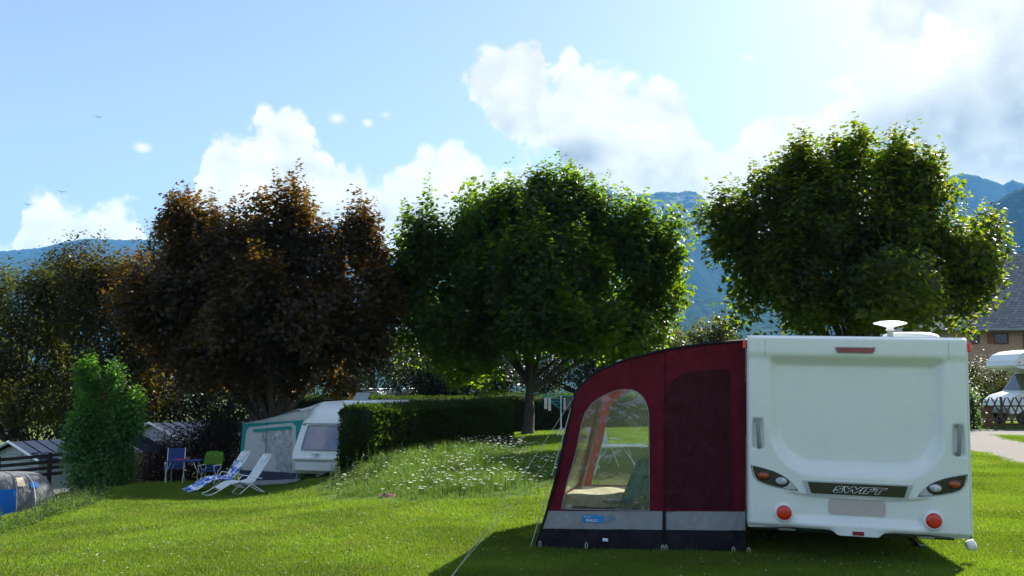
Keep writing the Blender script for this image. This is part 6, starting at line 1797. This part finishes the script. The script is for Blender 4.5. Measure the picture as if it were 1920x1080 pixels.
def hwin(px0, px1, py0, py1, shutter=None):
    a = U(px0, py0, YH + 0.6); b = U(px1, py1, YH + 0.6)
    inv_ = (Matrix.Translation(hs.location) @ Matrix.Rotation(R(-3), 4, 'Z')).inverted()
    a = inv_ @ a; b = inv_ @ b
    w = MB().box((a.x, 0.575, b.z), (b.x, 0.62, a.z)).build('window', M['dark_glass'], hs)
    fr = MB()
    for (x0, x1, z0, z1) in ((a.x - 0.06, a.x, b.z, a.z), (b.x, b.x + 0.06, b.z, a.z), (a.x - 0.06, b.x + 0.06, a.z, a.z + 0.06), (a.x - 0.06, b.x + 0.06, b.z - 0.08, b.z)): fr.box((x0, 0.53, z0), (x1, 0.59, z1))
    fr.build('frame', M['wood_brown'], w)
    if shutter:
        w_ = (b.x - a.x) * 0.48
        for s in shutter:
            x0 = a.x - w_ - 0.07 if s < 0 else b.x + 0.07
            MB().bbox((x0, 0.50, b.z - 0.03), (x0 + w_, 0.56, a.z + 0.03), 0.01).build('shutter', M['shutter'], w)
hwin(1862, 1886, 627, 643, (-1,)); hwin(1820, 1833, 626, 643); hwin(1925, 1950, 627, 700, (-1,)); hwin(2000, 2030, 627, 660, (-1, 1))
# ramp wall and rail in front of the house
p = U(1815, 735, 51.0); zg_ = gz(p.x, p.y)
rw = empty('ramp_wall', (p.x, p.y, zg_), 0, 'beige retaining wall with sloping dark top rail before the house', 'wall')
z1 = U(1815, 693, 51).z - zg_; z2 = U(1880, 702, 51).z - zg_
MB().prism([(-3, -0.3), (9, -0.3), (9, z2 - 0.2), (2.1, z2 - 0.2), (0, z1 - 0.15), (-3, z1)], 0, 0.25, 1).build('wall', M['render_grey'], rw)
MB().tube([(-3, 0.1, z1 + 0.16), (0, 0.1, z1 + 0.03), (2.1, 0.1, z2), (9, 0.1, z2)], 0.10, 6).build('coping', M['grey_plastic'], rw)
for x in (2.15, 5.0): MB().bbox((x - 0.06, -0.08, -0.2), (x + 0.06, -0.01, z2 + 0.4), 0.01).build('post', M['wood_brown'], rw)
# motorhome, cab to the left
p = U(1950, 780, 41.0); p.z = gz(p.x, p.y)
mh = empty('motorhome', p, R(4), 'white coach-built motorhome with overcab bulge at the right edge', 'motorhome')
Hm = U(1920, 655, 41).z - p.z; k_ = Hm / 2.95
def mz(z): return z * k_
over = [(-1.72, 2.22), (-1.78, 2.30), (-1.70, 2.50), (-1.45, 2.74), (-1.05, 2.88), (-0.4, 2.94), (4.2, 2.95), (4.25, 0.45), (1.2, 0.45), (1.2, 2.05), (-0.35, 2.10), (-1.30, 2.14)]
mb = MB(); mb.prism([(x, mz(z)) for x, z in over], -1.08, 1.08, 1); mb.build('coach_body', M['gelcoat'], mh)
cab = [(1.22, 0.45), (-2.02, 0.45), (-2.10, 0.75), (-2.02, 0.98), (-1.72, 1.16), (-1.10, 1.30), (-0.40, 2.08), (1.22, 2.03)]
mb = MB(); mb.prism([(x, mz(z)) for x, z in cab], -0.98, 0.98, 1); mb.build('cab', M['gelcoat'], mh)
mb = MB(); mb.prism([(-1.06, mz(1.34)), (-0.50, mz(1.98)), (-0.47, mz(1.96)), (-1.03, mz(1.32))], -0.88, 0.88, 1); mb.v = [(x - 0.03, y, z + 0.02) for x, y, z in mb.v]; mb.build('windscreen', M['dark_glass'], mh)
mb = MB(); mb.prism([(-0.78, mz(1.34)), (0.35, mz(1.34)), (0.35, mz(1.95)), (-0.30, mz(1.95))], -1.0, -0.97, 1); mb.build('door_window', M['dark_glass'], mh)
mb = MB(); mb.ell((-0.72, -1.13, mz(1.36)), (0.09, 0.11, 0.17), 12, 8); mb.build('door_mirror', M['black_plastic'], mh, True)
MB().bbox((-2.14, -0.9, mz(0.45)), (-1.95, 0.9, mz(0.68)), 0.05).build('bumper', M['grey_plastic'], mh)
MB().bbox((-1.99, -0.97, mz(0.80)), (-1.75, -0.70, mz(1.0)), 0.05).build('headlight', M['clear_lens'], mh)
mb = MB(); mb.tube([(-1.7, -1.085, mz(2.30)), (4.2, -1.085, mz(2.30))], 0.015, 4); mb.build('body_stripe', M['grey_plastic'], mh)
mb = MB(); mb.tube([(-1.0, -0.985, mz(1.0)), (-0.4, -0.985, mz(1.12)), (1.0, -0.985, mz(1.15))], 0.018, 4); mb.build('body_stripe', M['logo_blue'], mh)
for x in (-1.35, 2.7):
    for s in (-1, 1):
        w = MB().lathe([(0.16, -0.11), (0.33, -0.11), (0.34, 0), (0.33, 0.11), (0.16, 0.11)], 24, Matrix.Translation((x, s * 0.92, 0.34)) @ Matrix.Rotation(math.pi / 2, 4, 'X')).build('wheel', M['rubber'], mh, True)
        MB().lathe([(0.03, -0.115), (0.16, -0.10), (0.16, 0.10), (0.03, 0.115)], 18, Matrix.Translation((x, s * 0.92, 0.34)) @ Matrix.Rotation(math.pi / 2, 4, 'X')).build('rim', M['white_plastic'], w, True)
for (x, z) in ((-1.55, 2.38), (-1.0, 2.62)): MB().bbox((x - 0.04, -1.10, mz(z)), (x + 0.04, -1.07, mz(z) + 0.06), 0.01).build('marker_light', M['amber_lens'], mh)
# lattice fence of crossed laths
pa = U(1828, 782, 37.5); pb = U(1975, 784, 37.5); pa.z = gz(pa.x, pa.y)
lf = empty('lattice_fence', pa, 0, 'dark lattice fence of crossed wooden laths before the motorhome', 'fence')
Lf = pb.x - pa.x; tz = U(1880, 745, 37.5).z - pa.z
x = -0.3
while x < Lf:
    for s in (-1, 1):
        x0, x1 = (x, x + 0.62) if s > 0 else (x + 0.62, x)
        mb = MB(); mb.prism([(x0 - 0.03, 0.04), (x0 + 0.03, 0.04), (x1 + 0.03, tz), (x1 - 0.03, tz)], 0.012 * s - 0.01, 0.012 * s + 0.01, 1)
        mb.build('lath', M['wood_brown'], lf)
    x += 0.34
MB().bbox((-0.1, 0.03, tz * 0.70), (Lf + 0.2, 0.07, tz * 0.70 + 0.06), 0.006).build('rail', M['wood_brown'], lf)
MB().bbox((-0.1, 0.03, tz * 0.25), (Lf + 0.2, 0.07, tz * 0.25 + 0.06), 0.006).build('rail', M['wood_brown'], lf)
for x in np.arange(0, Lf, 1.2): MB().bbox((x - 0.04, 0.075, -0.1), (x + 0.04, 0.15, tz + 0.03), 0.008).build('post', M['wood_brown'], lf)
o = MB().bbox((-0.22, -0.2, 0), (0.22, 0.2, 0.62), 0.03).build('waste_bin', M['shutter'], None); q = U(1849, 750, 39.5); o.location = (q.x, q.y, U(1849, 742, 39.5).z - 0.62)
MB().bbox((-0.24, -0.22, 0.62), (0.24, 0.22, 0.68), 0.02).build('lid', M['shutter'], o)
tag(o, 'reddish bin behind the lattice fence by the motorhome bonnet', 'bin')
o.location.z = gz(q.x, q.y); o.scale = (0.8, 0.8, 1.35)
# overhead wire
a_ = U(1780, 462, 70); b_ = U(2100, 440, 70)
mb = MB(); mb.tube([a_.lerp(b_, t) - Vector((0, 0, 0.5 * math.sin(math.pi * t))) for t in np.linspace(0, 1, 12)], 0.02, 4)
tag(mb.build('overhead_wire', M['black_plastic'], None), 'thin overhead wire above the house roof at right', 'wire')
# birds
for (px_, py_, m_, lb) in ((185, 220, 'cotton', 'pale bird high in the blue sky at upper left'), (116, 360, 'grey_plastic', 'grey bird above the small cloud at left'), (52, 384, 'grey_plastic', 'dark bird against the left edge of the small cloud')):
    c = U(px_, py_, 70)
    b_ = empty('bird', c, R(30), lb, 'bird', 'birds in the sky at left')
    MB().ell((0, 0, 0), (0.05, 0.17, 0.045), 10, 6).build('body', M[m_], b_, True)
    for s in (-1, 1):
        mb = MB(); mb.prism([(0, 0.06), (s * 0.16, 0.09), (s * 0.36, -0.02), (s * 0.15, -0.05), (0, -0.06)], -0.006, 0.006, 2)
        mb.v = [(x, y, z + 0.35 * abs(x)) for x, y, z in mb.v]; mb.build('wing', M[m_], b_)

# ------------------------------------------------------------------ the hazy air of the valley
mh_, T = new_mat('valley haze')
pv = T.n('ShaderNodeVolumePrincipled')
pv.inputs['Color'].default_value = (0.13, 0.42, 0.95, 1)
pv.inputs['Density'].default_value = HAZE
pv.inputs['Anisotropy'].default_value = 0.1
om = T.n('ShaderNodeOutputMaterial'); T.t.links.new(pv.outputs[0], om.inputs['Volume'])
hz = MB().box((-9800, -9800, -90), (9800, 9800, 1330)).build('haze', mh_)
tag(hz, kind='stuff')
